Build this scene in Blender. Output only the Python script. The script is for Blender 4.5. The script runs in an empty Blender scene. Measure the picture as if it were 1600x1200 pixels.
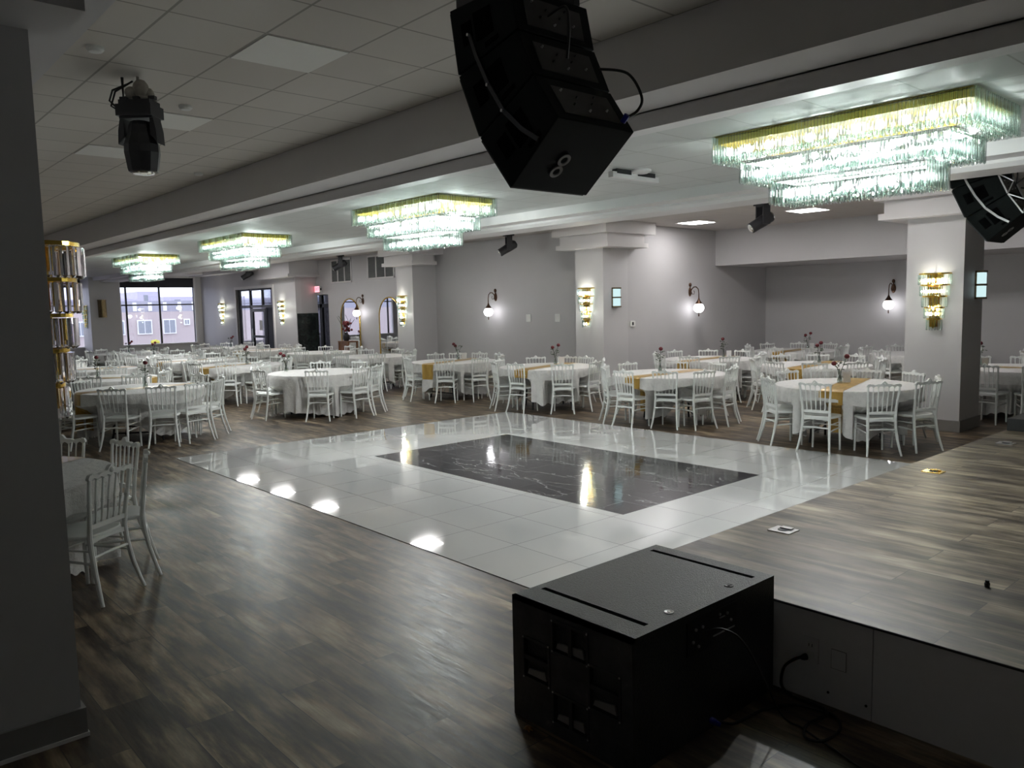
import bpy, math, random
from mathutils import Vector, Matrix
random.seed(7)
PI = math.pi
sc = bpy.context.scene
COL = sc.collection

# ------------------------------------------------------------------ materials
def new_mat(name):
    m = bpy.data.materials.new(name); m.use_nodes = True
    nt = m.node_tree; nt.nodes.clear()
    out = nt.nodes.new('ShaderNodeOutputMaterial')
    return m, nt, out
def pbsdf(nt, out, col, rough=.5, metal=0., spec=.5):
    b = nt.nodes.new('ShaderNodeBsdfPrincipled')
    b.inputs['Base Color'].default_value = (*col, 1); b.inputs['Roughness'].default_value = rough
    b.inputs['Metallic'].default_value = metal; b.inputs['Specular IOR Level'].default_value = spec
    nt.links.new(b.outputs[0], out.inputs[0]); return b
def coords(nt, scale=(1, 1, 1), rot=(0, 0, 0), loc=(0, 0, 0), kind='Object'):
    t = nt.nodes.new('ShaderNodeTexCoord'); mp = nt.nodes.new('ShaderNodeMapping')
    mp.inputs['Scale'].default_value = scale; mp.inputs['Rotation'].default_value = rot; mp.inputs['Location'].default_value = loc
    nt.links.new(t.outputs[kind], mp.inputs[0]); return mp.outputs[0]
def noise(nt, vec, scale, detail=4, rough=.55):
    n = nt.nodes.new('ShaderNodeTexNoise'); n.inputs['Scale'].default_value = scale
    n.inputs['Detail'].default_value = detail; n.inputs['Roughness'].default_value = rough
    nt.links.new(vec, n.inputs['Vector']); return n.outputs['Fac']
def ramp(nt, fac, stops):
    r = nt.nodes.new('ShaderNodeValToRGB'); e = r.color_ramp.elements
    while len(e) < len(stops): e.new(.5)
    for i, (p, c) in enumerate(stops): e[i].position = p; e[i].color = (*c, 1)
    nt.links.new(fac, r.inputs[0]); return r.outputs[0]
def mixc(nt, fac, a, b, mode='MIX'):
    n = nt.nodes.new('ShaderNodeMix'); n.data_type = 'RGBA'; n.blend_type = mode
    for s, v in ((n.inputs[0], fac), (n.inputs[6], a), (n.inputs[7], b)):
        if hasattr(v, 'links') or hasattr(v, 'is_linked'): nt.links.new(v, s)
        elif isinstance(v, tuple): s.default_value = (*v, 1)
        else: s.default_value = v
    return n.outputs[2]
def bump(nt, b, h, strength=.2, dist=.01):
    n = nt.nodes.new('ShaderNodeBump'); n.inputs['Strength'].default_value = strength; n.inputs['Distance'].default_value = dist
    nt.links.new(h, n.inputs['Height']); nt.links.new(n.outputs[0], b.inputs['Normal'])
def simple(name, col, rough=.5, metal=0., spec=.5, var=.06, vs=6., bmp=0., bs=60.):
    m, nt, out = new_mat(name); b = pbsdf(nt, out, col, rough, metal, spec)
    v = coords(nt); f = noise(nt, v, vs)
    lo = tuple(c * (1 - var) for c in col); hi = tuple(min(1, c * (1 + var)) for c in col)
    nt.links.new(ramp(nt, f, [(.3, lo), (.7, hi)]), b.inputs['Base Color'])
    if bmp: bump(nt, b, noise(nt, v, bs, 3), bmp, .002)
    return m
def emit(name, col, s, sample=True):
    m, nt, out = new_mat(name); e = nt.nodes.new('ShaderNodeEmission')
    e.inputs[0].default_value = (*col, 1); e.inputs[1].default_value = s; nt.links.new(e.outputs[0], out.inputs[0])
    if not sample: m.cycles.emission_sampling = 'NONE'
    return m

M = {}
M['wall'] = simple('wall_paint', (.50, .488, .496), .55, var=.025, vs=1.2, bmp=.08, bs=180)
M['wallw'] = simple('wall_paint_pale', (.54, .528, .535), .5, var=.02, vs=1.5)
M['trim'] = simple('white_trim_paint', (.67, .648, .648), .5, var=.02, vs=2)
M['panelw'] = simple('white_panel_paint', (.76, .74, .75), .5, var=.015)
M['base'] = simple('grey_rubber_base', (.22, .21, .20), .5, var=.05)
M['chair'] = simple('white_resin', (.74, .76, .74), .32, var=.02, vs=9)
M['cloth'] = None
M['black'] = simple('black_metal', (.012, .012, .014), .45, var=.2)
M['void'] = simple('recess_shade_black', (.0012, .0012, .0014), .9, spec=.05)
M['plastic'] = simple('dark_plastic', (.022, .022, .026), .4, var=.2)
M['gold'] = simple('polished_gold', (.85, .58, .12), .16, 1., var=.08, vs=20)
M['plate'] = simple('brushed_mirror_plate', (.30, .30, .27), .3, 1.)
M['lgold'] = simple('pale_chandelier_gold', (.86, .67, .16), .25, 1., var=.08, vs=20)
M['bronze'] = simple('aged_bronze', (.10, .055, .035), .4, .8, var=.35, vs=40)
M['antique'] = simple('antique_brass', (.20, .15, .08), .35, .9, var=.3, vs=25)
M['silver'] = simple('silver_metal', (.5, .5, .5), .35, .9, var=.08)
M['whitep'] = simple('white_plastic', (.72, .72, .70), .4, var=.02)
M['blue'] = simple('blue_connector', (.01, .015, .35), .35)
M['marble'] = None
M['darkwood'] = simple('brown_wood', (.16, .07, .03), .45, var=.35, vs=14)
M['tabletop'] = simple('folding_table_top', (.42, .40, .36), .5)
M['leaf'] = simple('green_leaf', (.035, .06, .025), .5, var=.4, vs=30)
M['rose'] = simple('red_rose', (.12, .006, .012), .55, var=.4, vs=60)
M['stem'] = simple('flower_stem', (.02, .035, .012), .5, var=.3)
M['card'] = simple('white_card', (.75, .73, .72), .6, var=.01)
M['cord'] = simple('black_rubber_cord', (.008, .008, .008), .5, var=.1)
M['orangec'] = simple('orange_cord_band', (.5, .06, .02), .5)
M['dry'] = simple('dry_leaf', (.28, .14, .03), .7, var=.4, vs=80)
M['rope'] = simple('white_fabric', (.35, .32, .28), .8, var=.15, vs=30)
M['shade'] = simple('black_roller_shade', (.012, .012, .018), .6)
M['louver'] = simple('grey_louver', (.12, .125, .12), .5, var=.08)

# speaker paint, textured
m, nt, out = new_mat('textured_black_cabinet_paint'); b = pbsdf(nt, out, (.014, .016, .016), .42, spec=.5)
v = coords(nt); bump(nt, b, noise(nt, v, 170, 2), .9, .004)
nt.links.new(ramp(nt, noise(nt, v, 150, 3), [(.35, (.008, .010, .010)), (.7, (.030, .033, .032))]), b.inputs['Base Color']); M['spk'] = m
M['arr'] = simple('matt_black_array_paint', (.0028, .0048, .0045), .65, var=.3, spec=.14, bmp=.3, bs=200)
m, nt, out = new_mat('scuffed_speaker_face'); b = pbsdf(nt, out, (.012, .012, .013), .6)
v = coords(nt); nt.links.new(ramp(nt, noise(nt, v, 7, 8, .7), [(.35, (.014, .014, .016)), (.6, (.045, .043, .043)), (.75, (.12, .11, .105))]), b.inputs['Base Color']); M['scuff'] = m

# cloth
m, nt, out = new_mat('crushed_white_tablecloth'); b = pbsdf(nt, out, (.6, .6, .57), .62)
b.inputs['Sheen Weight'].default_value = .25
v = coords(nt); n1 = noise(nt, v, 9, 7, .7)
nt.links.new(ramp(nt, n1, [(.3, (.56, .55, .54)), (.7, (.70, .69, .67))]), b.inputs['Base Color']); bump(nt, b, n1, .8, .03); M['cloth'] = m
m, nt, out = new_mat('gold_satin_runner'); b = pbsdf(nt, out, (.5, .27, .04), .32, .25)
v = coords(nt, (1, 1, .15)); n1 = noise(nt, v, 14, 3)
nt.links.new(ramp(nt, n1, [(.3, (.30, .17, .03)), (.7, (.58, .38, .10))]), b.inputs['Base Color']); M['runner'] = m

# wood planks, laid along X
def wood(name, dark, mid, light, pale, rough, off=0.):
    m, nt, out = new_mat(name); b = pbsdf(nt, out, mid, rough)
    v = coords(nt, loc=(off, off * .37, 0))
    br = nt.nodes.new('ShaderNodeTexBrick'); nt.links.new(v, br.inputs['Vector'])
    br.offset = .37; br.offset_frequency = 2; br.squash = 1
    br.inputs['Color1'].default_value = (0, 0, 0, 1); br.inputs['Color2'].default_value = (1, 1, 1, 1); br.inputs['Mortar'].default_value = (.5, .5, .5, 1)
    br.inputs['Scale'].default_value = 1; br.inputs['Brick Width'].default_value = 1.22; br.inputs['Row Height'].default_value = .235
    br.inputs['Mortar Size'].default_value = .0022; br.inputs['Mortar Smooth'].default_value = .2
    sep = nt.nodes.new('ShaderNodeSeparateXYZ'); nt.links.new(v, sep.inputs[0])
    # shift the grain per plank so that neighbours do not match
    add = nt.nodes.new('ShaderNodeVectorMath'); add.operation = 'ADD'; nt.links.new(v, add.inputs[0])
    sc_ = nt.nodes.new('ShaderNodeVectorMath'); sc_.operation = 'SCALE'; nt.links.new(br.outputs['Color'], sc_.inputs[0]); sc_.inputs['Scale'].default_value = 9.3
    nt.links.new(sc_.outputs[0], add.inputs[1])
    mp = nt.nodes.new('ShaderNodeMapping'); mp.inputs['Scale'].default_value = (.75, 4.6, 1); nt.links.new(add.outputs[0], mp.inputs[0])
    g = noise(nt, mp.outputs[0], 2.3, 10, .62)
    mp2 = nt.nodes.new('ShaderNodeMapping'); mp2.inputs['Scale'].default_value = (1.6, 26, 1); nt.links.new(add.outputs[0], mp2.inputs[0])
    g2 = noise(nt, mp2.outputs[0], 3.5, 6, .6)
    mp3 = nt.nodes.new('ShaderNodeMapping'); mp3.inputs['Scale'].default_value = (1.1, 2.6, 1); nt.links.new(add.outputs[0], mp3.inputs[0])
    g3 = noise(nt, mp3.outputs[0], 1.5, 4, .5)
    c = ramp(nt, g, [(.38, dark), (.47, mid), (.55, light), (.66, pale)])
    c2 = ramp(nt, g2, [(.34, (.66, .64, .62)), (.62, (1.14, 1.12, 1.09))])
    c = mixc(nt, .8, c, c2, 'MULTIPLY')
    c3 = ramp(nt, g3, [(.40, (.48, .44, .42)), (.60, (1.25, 1.22, 1.16))])
    c = mixc(nt, .9, c, c3, 'MULTIPLY')
    tone = ramp(nt, br.outputs['Color'], [(0, (.58, .55, .53)), (1, (1.3, 1.28, 1.22))])
    c = mixc(nt, .85, c, tone, 'MULTIPLY')
    c = mixc(nt, br.outputs['Fac'], c, (.015, .013, .012))
    nt.links.new(c, b.inputs['Base Color'])
    rr = ramp(nt, g2, [(.3, (rough - .08,) * 3), (.7, (rough + .12,) * 3)]); nt.links.new(rr, b.inputs['Roughness'])
    bump(nt, b, g2, .12, .002)
    return m
M['wood'] = wood('weathered_plank_floor', (.032, .022, .016), (.096, .070, .048), (.19, .148, .102), (.30, .26, .19), .40)
M['wood2'] = wood('pale_weathered_stage_planks', (.038, .032, .022), (.102, .090, .066), (.175, .158, .122), (.265, .245, .195), .38, 3.3)

def tiles(name, col, line, w, h, ox, oy, rough, vein=None, msize=.004, bm=0.):
    m, nt, out = new_mat(name); b = pbsdf(nt, out, col, rough, spec=.6)
    if rough < .1: b.inputs['Coat Weight'].default_value = 1; b.inputs['Coat IOR'].default_value = 1.9; b.inputs['Coat Roughness'].default_value = .012
    v = coords(nt, loc=(ox, oy, 0))
    br = nt.nodes.new('ShaderNodeTexBrick'); nt.links.new(v, br.inputs['Vector']); br.offset = 0; br.squash = 1
    br.inputs['Color1'].default_value = (*[c * .96 for c in col], 1); br.inputs['Color2'].default_value = (*[c * 1.03 for c in col], 1)
    br.inputs['Mortar'].default_value = (*line, 1); br.inputs['Scale'].default_value = 1
    br.inputs['Brick Width'].default_value = w; br.inputs['Row Height'].default_value = h; br.inputs['Mortar Size'].default_value = msize
    br.inputs['Mortar Smooth'].default_value = .1
    c = br.outputs['Color']
    if vein:
        n = noise(nt, coords(nt, (.35, .9, 1), (0, 0, .5)), 1.6, 6, .6)
        f = ramp(nt, n, [(.478, (0, 0, 0)), (.495, (1, 1, 1)), (.512, (0, 0, 0))])
        c = mixc(nt, f, c, vein)
    nt.links.new(c, b.inputs['Base Color'])
    if bm: bump(nt, b, noise(nt, coords(nt), 7, 2), bm, .01)
    return m
M['ceil'] = tiles('ceiling_tile', (.61, .575, .53), (.32, .30, .27), .61, .61, 4.96, -2.37, .8, msize=.009)
M['ceilbay'] = tiles('bay_ceiling_tile', (.54, .55, .54), (.36, .365, .35), .61, .61, 4.0, -5.65, .55, msize=.007)
M['ceilback'] = tiles('alcove_ceiling_tile', (.52, .49, .47), (.42, .40, .38), .61, .61, 9.74, -13.7, .8, msize=.006)
M['dwhite'] = tiles('white_gloss_floor_tile', (.74, .755, .745), (.30, .31, .30), .609, .587, 10.75, -3.55, .06, msize=.0028, bm=.02)
# black inlay: coarser joints, coloured lighter for the light their grooves reflect; wavy gloss
m, nt, out = new_mat('black_marble_floor_tile'); b = pbsdf(nt, out, (.02, .02, .022), .07, spec=.9)
v = coords(nt, loc=(8.85, -5.43, 0)); br = nt.nodes.new('ShaderNodeTexBrick'); nt.links.new(v, br.inputs['Vector']); br.offset = .5
br.inputs['Color1'].default_value = (.022, .022, .025, 1); br.inputs['Color2'].default_value = (.032, .032, .036, 1); br.inputs['Mortar'].default_value = (.15, .15, .155, 1)
br.inputs['Scale'].default_value = 1; br.inputs['Brick Width'].default_value = .6; br.inputs['Row Height'].default_value = .385; br.inputs['Mortar Size'].default_value = .007
n = noise(nt, coords(nt, (.5, 1.3, 1), (0, 0, .25)), 1.3, 5, .55)
f = ramp(nt, n, [(.488, (0, 0, 0)), (.497, (.7, .7, .7)), (.506, (0, 0, 0))])
c = mixc(nt, f, br.outputs['Color'], (.35, .36, .36)); nt.links.new(c, b.inputs['Base Color'])
bump(nt, b, noise(nt, coords(nt, (1, 1, 1)), 9, 3), .045, .02); M['dblack'] = m

m, nt, out = new_mat('dark_green_marble'); b = pbsdf(nt, out, (.015, .02, .018), .15)
n = noise(nt, coords(nt), 6, 8, .7); nt.links.new(ramp(nt, n, [(.4, (.006, .009, .008)), (.6, (.02, .03, .026)), (.72, (.10, .12, .11))]), b.inputs['Base Color']); M['marble'] = m
m, nt, out = new_mat('grey_stone'); b = pbsdf(nt, out, (.2, .18, .22), .7)
n = noise(nt, coords(nt), 5, 8, .7); nt.links.new(ramp(nt, n, [(.35, (.10, .09, .12)), (.7, (.36, .33, .42))]), b.inputs['Base Color']); M['stone'] = m

# window glass (thin), mirror, crystal, vase glass
def thin(name, tint, base, graze, rough=0., trans=0.):
    m, nt, out = new_mat(name); t = nt.nodes.new('ShaderNodeBsdfTransparent'); g = nt.nodes.new('ShaderNodeBsdfGlossy')
    t.inputs[0].default_value = (*tint, 1); g.inputs['Roughness'].default_value = rough; g.inputs[0].default_value = (.95, .97, .97, 1)
    lw = nt.nodes.new('ShaderNodeLayerWeight'); lw.inputs[0].default_value = .3
    mr = nt.nodes.new('ShaderNodeMapRange'); mr.inputs['To Min'].default_value = base; mr.inputs['To Max'].default_value = graze
    nt.links.new(lw.outputs['Facing'], mr.inputs[0]); mx = nt.nodes.new('ShaderNodeMixShader')
    nt.links.new(mr.outputs[0], mx.inputs[0]); nt.links.new(t.outputs[0], mx.inputs[1]); nt.links.new(g.outputs[0], mx.inputs[2])
    o = mx.outputs[0]
    if trans:
        d = nt.nodes.new('ShaderNodeBsdfTranslucent'); d.inputs[0].default_value = (.92, .97, .94, 1)
        m2 = nt.nodes.new('ShaderNodeMixShader'); m2.inputs[0].default_value = trans
        nt.links.new(o, m2.inputs[1]); nt.links.new(d.outputs[0], m2.inputs[2]); o = m2.outputs[0]
    nt.links.new(o, out.inputs[0]); return m
M['glass'] = thin('window_glass', (.92, .94, .97), .04, .5)
m, nt, out = new_mat('crystal_rod')
t_ = nt.nodes.new('ShaderNodeBsdfTransparent'); t_.inputs[0].default_value = (.88, .94, .92, 1)
g_ = nt.nodes.new('ShaderNodeBsdfGlass'); g_.inputs['IOR'].default_value = 1.52; g_.inputs['Roughness'].default_value = .02; g_.inputs[0].default_value = (.95, 1, .975, 1)
x_ = nt.nodes.new('ShaderNodeMixShader'); x_.inputs[0].default_value = .46
nt.links.new(t_.outputs[0], x_.inputs[1]); nt.links.new(g_.outputs[0], x_.inputs[2]); nt.links.new(x_.outputs[0], out.inputs[0]); M['crystal'] = m
m, nt, out = new_mat('clear_glass_prism'); g_ = nt.nodes.new('ShaderNodeBsdfGlass'); g_.inputs['IOR'].default_value = 1.5; g_.inputs['Roughness'].default_value = 0; g_.inputs[0].default_value = (.97, .96, .98, 1)
nt.links.new(g_.outputs[0], out.inputs[0]); M['prism'] = m
M['vase'] = thin('clear_vase_glass', (.8, .84, .82), .2, .7)
m, nt, out = new_mat('mirror_glass'); g = pbsdf(nt, out, (.85, .86, .88), .01, 1.); M['mirror'] = m
M['bulb'] = emit('lit_bulb', (.97, 1., .99), 3, False)
M['bulbs'] = emit('lit_sconce_bulb', (1., .98, .90), 9, False)
M['globe'] = emit('lit_globe', (.98, .97, 1.), 4.2)
M['boxl'] = emit('lit_lantern_shade', (.72, .98, 1.), .42)
M['panel'] = emit('lit_ceiling_panel', (1., .975, .96), 15)
M['exit'] = emit('lit_exit_letters', (1., .05, .09), 1.6)
M['exitbg'] = emit('lit_exit_face', (1., .35, .40), 1.0)
M['offpanel'] = simple('unlit_panel', (.80, .80, .76), .5, var=.01)
M['lens'] = simple('glass_lens', (.75, .75, .72), .05, .9)
M['brick'] = None
m, nt, out = new_mat('mauve_brick_facade'); b = pbsdf(nt, out, (.4, .3, .3), .8)
v = coords(nt, rot=(PI / 2, 0, PI / 2)); br = nt.nodes.new('ShaderNodeTexBrick'); nt.links.new(v, br.inputs[0]); br.inputs['Scale'].default_value = 1
br.inputs['Brick Width'].default_value = .5; br.inputs['Row Height'].default_value = .16; br.inputs['Mortar Size'].default_value = .015
br.inputs['Color1'].default_value = (.34, .235, .24, 1); br.inputs['Color2'].default_value = (.40, .29, .29, 1); br.inputs['Mortar'].default_value = (.42, .36, .36, 1)
nt.links.new(br.outputs[0], b.inputs['Base Color']); M['brick'] = m
M['greyf'] = simple('grey_cladding', (.30, .30, .36), .7, var=.05)
M['lilac'] = simple('pale_lilac_render', (.46, .44, .55), .8, var=.05)
M['ground'] = simple('pale_pavement', (.35, .34, .36), .85, var=.1)
M['bush'] = simple('yellow_green_foliage', (.42, .38, .06), .7, var=.4, vs=4)
M['winw'] = simple('white_window_frame', (.7, .7, .72), .5)
M['wing'] = simple('grey_window_pane', (.22, .24, .28), .15)

# ------------------------------------------------------------------ mesh builder
class MB:
    def __init__(s): s.v = []; s.f = []
    def add(s, vs, fs):
        n = len(s.v); s.v += [tuple(p) for p in vs]; s.f += [tuple(i + n for i in f) for f in fs]; return s
    def box(s, a, b):
        x0, y0, z0 = a; x1, y1, z1 = b
        return s.add([(x0, y0, z0), (x1, y0, z0), (x1, y1, z0), (x0, y1, z0), (x0, y0, z1), (x1, y0, z1), (x1, y1, z1), (x0, y1, z1)],
                     [(0, 3, 2, 1), (4, 5, 6, 7), (0, 1, 5, 4), (1, 2, 6, 5), (2, 3, 7, 6), (3, 0, 4, 7)])
    def prism(s, poly, a, b, axis='y'):
        """poly 2D extruded a..b along an axis; y: poly=(x,z); x: poly=(y,z); z: poly=(x,y)"""
        def P(p, t):
            return {'y': (p[0], t, p[1]), 'x': (t, p[0], p[1]), 'z': (p[0], p[1], t)}[axis]
        n = len(poly)
        vs = [P(p, a) for p in poly] + [P(p, b) for p in poly]
        fs = [tuple(range(n))[::-1], tuple(range(n, 2 * n))] + [(i, (i + 1) % n, n + (i + 1) % n, n + i) for i in range(n)]
        return s.add(vs, fs)
    def tube(s, pts, r, seg=8, cap=True):
        pts = [Vector(p) for p in pts]; n = len(pts)
        rs = r if isinstance(r, (list, tuple)) else [r] * n
        vs = []; up = None
        for i, p in enumerate(pts):
            d = (pts[min(i + 1, n - 1)] - pts[max(i - 1, 0)])
            d = d.normalized() if d.length > 1e-9 else Vector((0, 0, 1))
            if up is None:
                up = Vector((1, 0, 0)) if abs(d.x) < .9 else Vector((0, 1, 0))
            u = (up - d * up.dot(d)).normalized(); w = d.cross(u); up = u
            for k in range(seg):
                a = 2 * PI * k / seg; vs.append(p + (u * math.cos(a) + w * math.sin(a)) * rs[i])
        fs = []
        for i in range(n - 1):
            for k in range(seg):
                k2 = (k + 1) % seg; fs.append((i * seg + k, i * seg + k2, (i + 1) * seg + k2, (i + 1) * seg + k))
        if cap: fs += [tuple(range(seg))[::-1], tuple((n - 1) * seg + k for k in range(seg))]
        return s.add(vs, fs)
    def lathe(s, prof, c=(0, 0, 0), seg=16, ax=None):
        """prof [(r,z)] about the z axis through c; ax optional direction"""
        R = Vector((0, 0, 1)).rotation_difference(Vector(ax)).to_matrix() if ax else Matrix.Identity(3)
        c = Vector(c); vs = []
        for r, z in prof:
            for k in range(seg):
                a = 2 * PI * k / seg; vs.append(c + R @ Vector((r * math.cos(a), r * math.sin(a), z)))
        n = len(prof); fs = []
        for i in range(n - 1):
            for k in range(seg):
                k2 = (k + 1) % seg; fs.append((i * seg + k, i * seg + k2, (i + 1) * seg + k2, (i + 1) * seg + k))
        fs += [tuple(range(seg))[::-1], tuple((n - 1) * seg + k for k in range(seg))]
        return s.add(vs, fs)
    def ball(s, c, r, seg=12, rings=7, sz=1.):
        return s.lathe([(max(1e-4, r * math.sin(PI * i / rings)), -r * sz * math.cos(PI * i / rings)) for i in range(rings + 1)], c, seg)
    def grid(s, rows):
        nr, nc = len(rows), len(rows[0])
        return s.add([p for r in rows for p in r], [(i * nc + j, i * nc + j + 1, (i + 1) * nc + j + 1, (i + 1) * nc + j) for i in range(nr - 1) for j in range(nc - 1)])
    def xf(s, mat):
        s.v = [tuple(mat @ Vector(p)) for p in s.v]; return s
    def mesh(s, name, mat, smooth=True):
        me = bpy.data.meshes.new(name); me.from_pydata(s.v, [], s.f); me.update()
        me.materials.append(mat if not isinstance(mat, str) else M[mat])
        if smooth:
            me.polygons.foreach_set('use_smooth', [True] * len(me.polygons))
            me.set_sharp_from_angle(angle=math.radians(38))
        return me

def link(name, data, parent=None, loc=(0, 0, 0), rz=0., label=None):
    o = bpy.data.objects.new(name, data); COL.objects.link(o); o.location = loc; o.rotation_euler = (0, 0, rz)
    if parent: o.parent = parent
    if label: o['label'] = label
    return o
def part(name, mb, mat, parent, label=None, smooth=True):
    return link(name, mb.mesh(name, mat, smooth), parent, label=label)
def tag(o, label, cat, group=None, kind=None):
    o['label'] = label; o['category'] = cat
    if group: o['group'] = group
    if kind: o['kind'] = kind
    return o
def thing(name, label, cat, loc=(0, 0, 0), rz=0., group=None):
    return tag(link(name, None, None, loc, rz), label, cat, group)
def struct(name, mb, mat, label, cat='wall', smooth=False):
    return tag(link(name, mb.mesh(name, mat, smooth)), label, cat, kind='structure')
def copy_tree(o, parent=None):
    c = o.copy(); COL.objects.link(c)
    if parent: c.parent = parent
    for ch in list(o.children): copy_tree(ch, c)
    return c
def bevel(o, w=.004, n=2):
    m = o.modifiers.new('bevel', 'BEVEL'); m.width = w; m.segments = n; m.limit_method = 'ANGLE'; return o

# ------------------------------------------------------------------ levels
ZN, ZB, ZA = 3.69, 3.25, 3.55          # near ceiling, chandelier bay ceiling, alcove ceiling
XW, XE, YS, YC, YWALL, YBACK = -32.3, 7.0, -2.6, 12.08, 12.84, 18.2
CR, CM, C3, C4 = -4.11, -10.77, -17.45, -24.12    # right faces of the four pillars of the far row
CW = .77

# ---- floor
struct('floor', MB().box((XW - .3, YS - .3, -.1), (XE + .3, YBACK + .3, 0)), 'wood', 'weathered grey-brown plank floor of the hall', 'floor')
df = tag(link('dance_floor', None), 'glossy white tiled dance floor set flush in the plank floor', 'dance floor')
df.location = (0, 0, 0)
wt = MB()
X0, X1, Y0, Y1 = -10.75, -2.835, 3.55, 9.42
bx0, bx1, by0, by1 = -8.85, -4.63, 5.43, 7.74
for a, b_ in (((X0, Y0), (X1, by0)), ((X0, by1), (X1, Y1)), ((X0, by0), (bx0, by1)), ((bx1, by0), (X1, by1))):
    wt.box((a[0], a[1], 0), (b_[0], b_[1], .006))
part('white_tiles', wt, 'dwhite', df, smooth=False)
part('black_inlay', MB().box((bx0, by0, 0), (bx1, by1, .006)), 'dblack', df, 'glossy black marble centre of the dance floor', False)

# ---- walls
def wallbox(name, a, b_, label, mat='wall'): return struct(name, MB().box(a, b_), mat, label, 'wall')
wallbox('wall_near', (XW - .2, YS - .2, 0), (XE + .2, YS, 4.1), 'unseen near-side wall of the hall, whitened to bounce light', 'panelw')  # out of view; set closer and white to bounce light onto the foreground
wallbox('wall_east', (XE, YS, 0), (XE + .2, YBACK, 4.1), 'grey wall at the stage end of the hall')
wallbox('wall_back', (CM - .2, YBACK, 0), (XE, YBACK + .2, 4.1), 'grey back wall of the recessed alcove')
wallbox('wall_alcove', (CM - .2, YWALL, 0), (CM, YBACK, 4.1), 'grey alcove side wall with globe lamp and thermostat')
# far wall between pillars, with the passage opening by the exit sign
mb = MB(); mb.box((-23.36, YWALL, 0), (CM - .2, YWALL + .2, 4.1)); mb.box((C4 - .05, YWALL, 2.42), (-23.36, YWALL + .2, 4.1))
struct('wall_far', mb, 'wall', 'long grey wall with mirrors, vents and globe lamps')
# wall with glass entrance door
DX0, DX1, DZ = -28.86, -25.80, 2.72
mb = MB(); mb.box((XW, YC, 0), (DX0, YC + .2, 4.1)); mb.box((DX1, YC, 0), (C4, YC + .2, 4.1)); mb.box((DX0, YC, DZ), (DX1, YC + .2, 4.1))
struct('wall_entrance', mb, 'wallw', 'grey wall around the glass entrance door')
wallbox('wall_passage', (C4 - .2, YC + .2, 0), (C4, YWALL + .02, 4.1), 'grey end face beside the passage under the exit sign')
struct('wall_marble', MB().box((C4, YC + .02, 0), (C4 + .02, YWALL + .02, 1.82)), 'marble', 'dark green marble wainscot left of the exit passage', 'wall')
wallbox('wall_passage_side', (-23.36, YWALL + .2, 0), (-23.16, 13.5, 4.1), 'grey inner side of the exit passage')
struct('ceiling_passage', MB().box((C4 - 1.0, YWALL + .02, 2.42), (-23.36, 13.5, 2.5)), 'wallw', 'low ceiling of the exit passage', 'ceiling')
# end wall with three windows
wins = [(1.0, 3.6), (4.4, 7.86), (8.97, 11.86)]
ZW0, ZW1 = .70, 3.36
mb = MB(); mb.box((XW - .2, YS, 0), (XW, YBACK, ZW0)); mb.box((XW - .2, YS, ZW1), (XW, YBACK, 4.1))
ys = [YS] + [y for w in wins for y in w] + [YC + .2]
for i in range(0, len(ys), 2): mb.box((XW - .2, ys[i], ZW0), (XW, ys[i + 1], ZW1))
struct('wall_window', mb, 'wallw', 'grey end wall holding the large street windows')
for i, (a, b_) in enumerate(wins):
    w = tag(link('window_%d' % (i + 1), None, loc=(XW, (a + b_) / 2, ZW0)), ['street window hidden behind the near pillar', 'street window left of the bronze sconce pillar', 'large street window with black mullions and roller shade'][i], 'window', kind='structure')
    h = (b_ - a) / 2; H = ZW1 - ZW0
    f = MB(); t = .07
    f.box((-.16, -h, 0), (.02, -h + t, H)); f.box((-.16, h - t, 0), (.02, h, H)); f.box((-.16, -h, 0), (.06, h, .05)); f.box((-.16, -h, H - t), (.02, h, H))
    part('window_frame', f, 'trim', w, 'white window frame', False)
    g = MB(); g.box((-.12, -h + .25, .05), (-.06, -h + .31, H - .06)); g.box((-.12, h - .09, .05), (-.06, h - .03, H))
    g.box((-.12, .03, .05), (-.06, .09, H - .06)); g.box((-.12, -h + .06, 1.53), (-.06, h - .06, 1.58))
    part('mullion', g, 'black', w, 'black mullions', False)
    part('pane', MB().box((-.10, -h + .06, .05), (-.09, h - .06, H - .06)), 'glass', w, smooth=False)
    part('roller_shade', MB().box((-.05, -h + .07, H - .44), (-.035, h - .07, H - .06)).tube([(-.04, -h + .07, H - .09), (-.04, h - .07, H - .09)], .035), 'shade', w, 'black roller shade', False)

# ---- ceilings
struct('ceiling', MB().box((XW, YS, ZN), (XE, 4.22, ZN + .1)), 'ceil', 'dim tiled ceiling over the near aisle', 'ceiling')
struct('ceiling_bay', MB().box((XW, 4.55, ZB), (XE, 7.87, ZB + .1)), 'ceilbay', 'tiled ceiling bay holding the chandeliers', 'ceiling')
struct('ceiling_alcove', MB().box((XW, 8.2, ZA), (XE, YBACK, ZA + .1)), 'ceilback', 'pinkish tiled ceiling over the far tables', 'ceiling')
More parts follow.
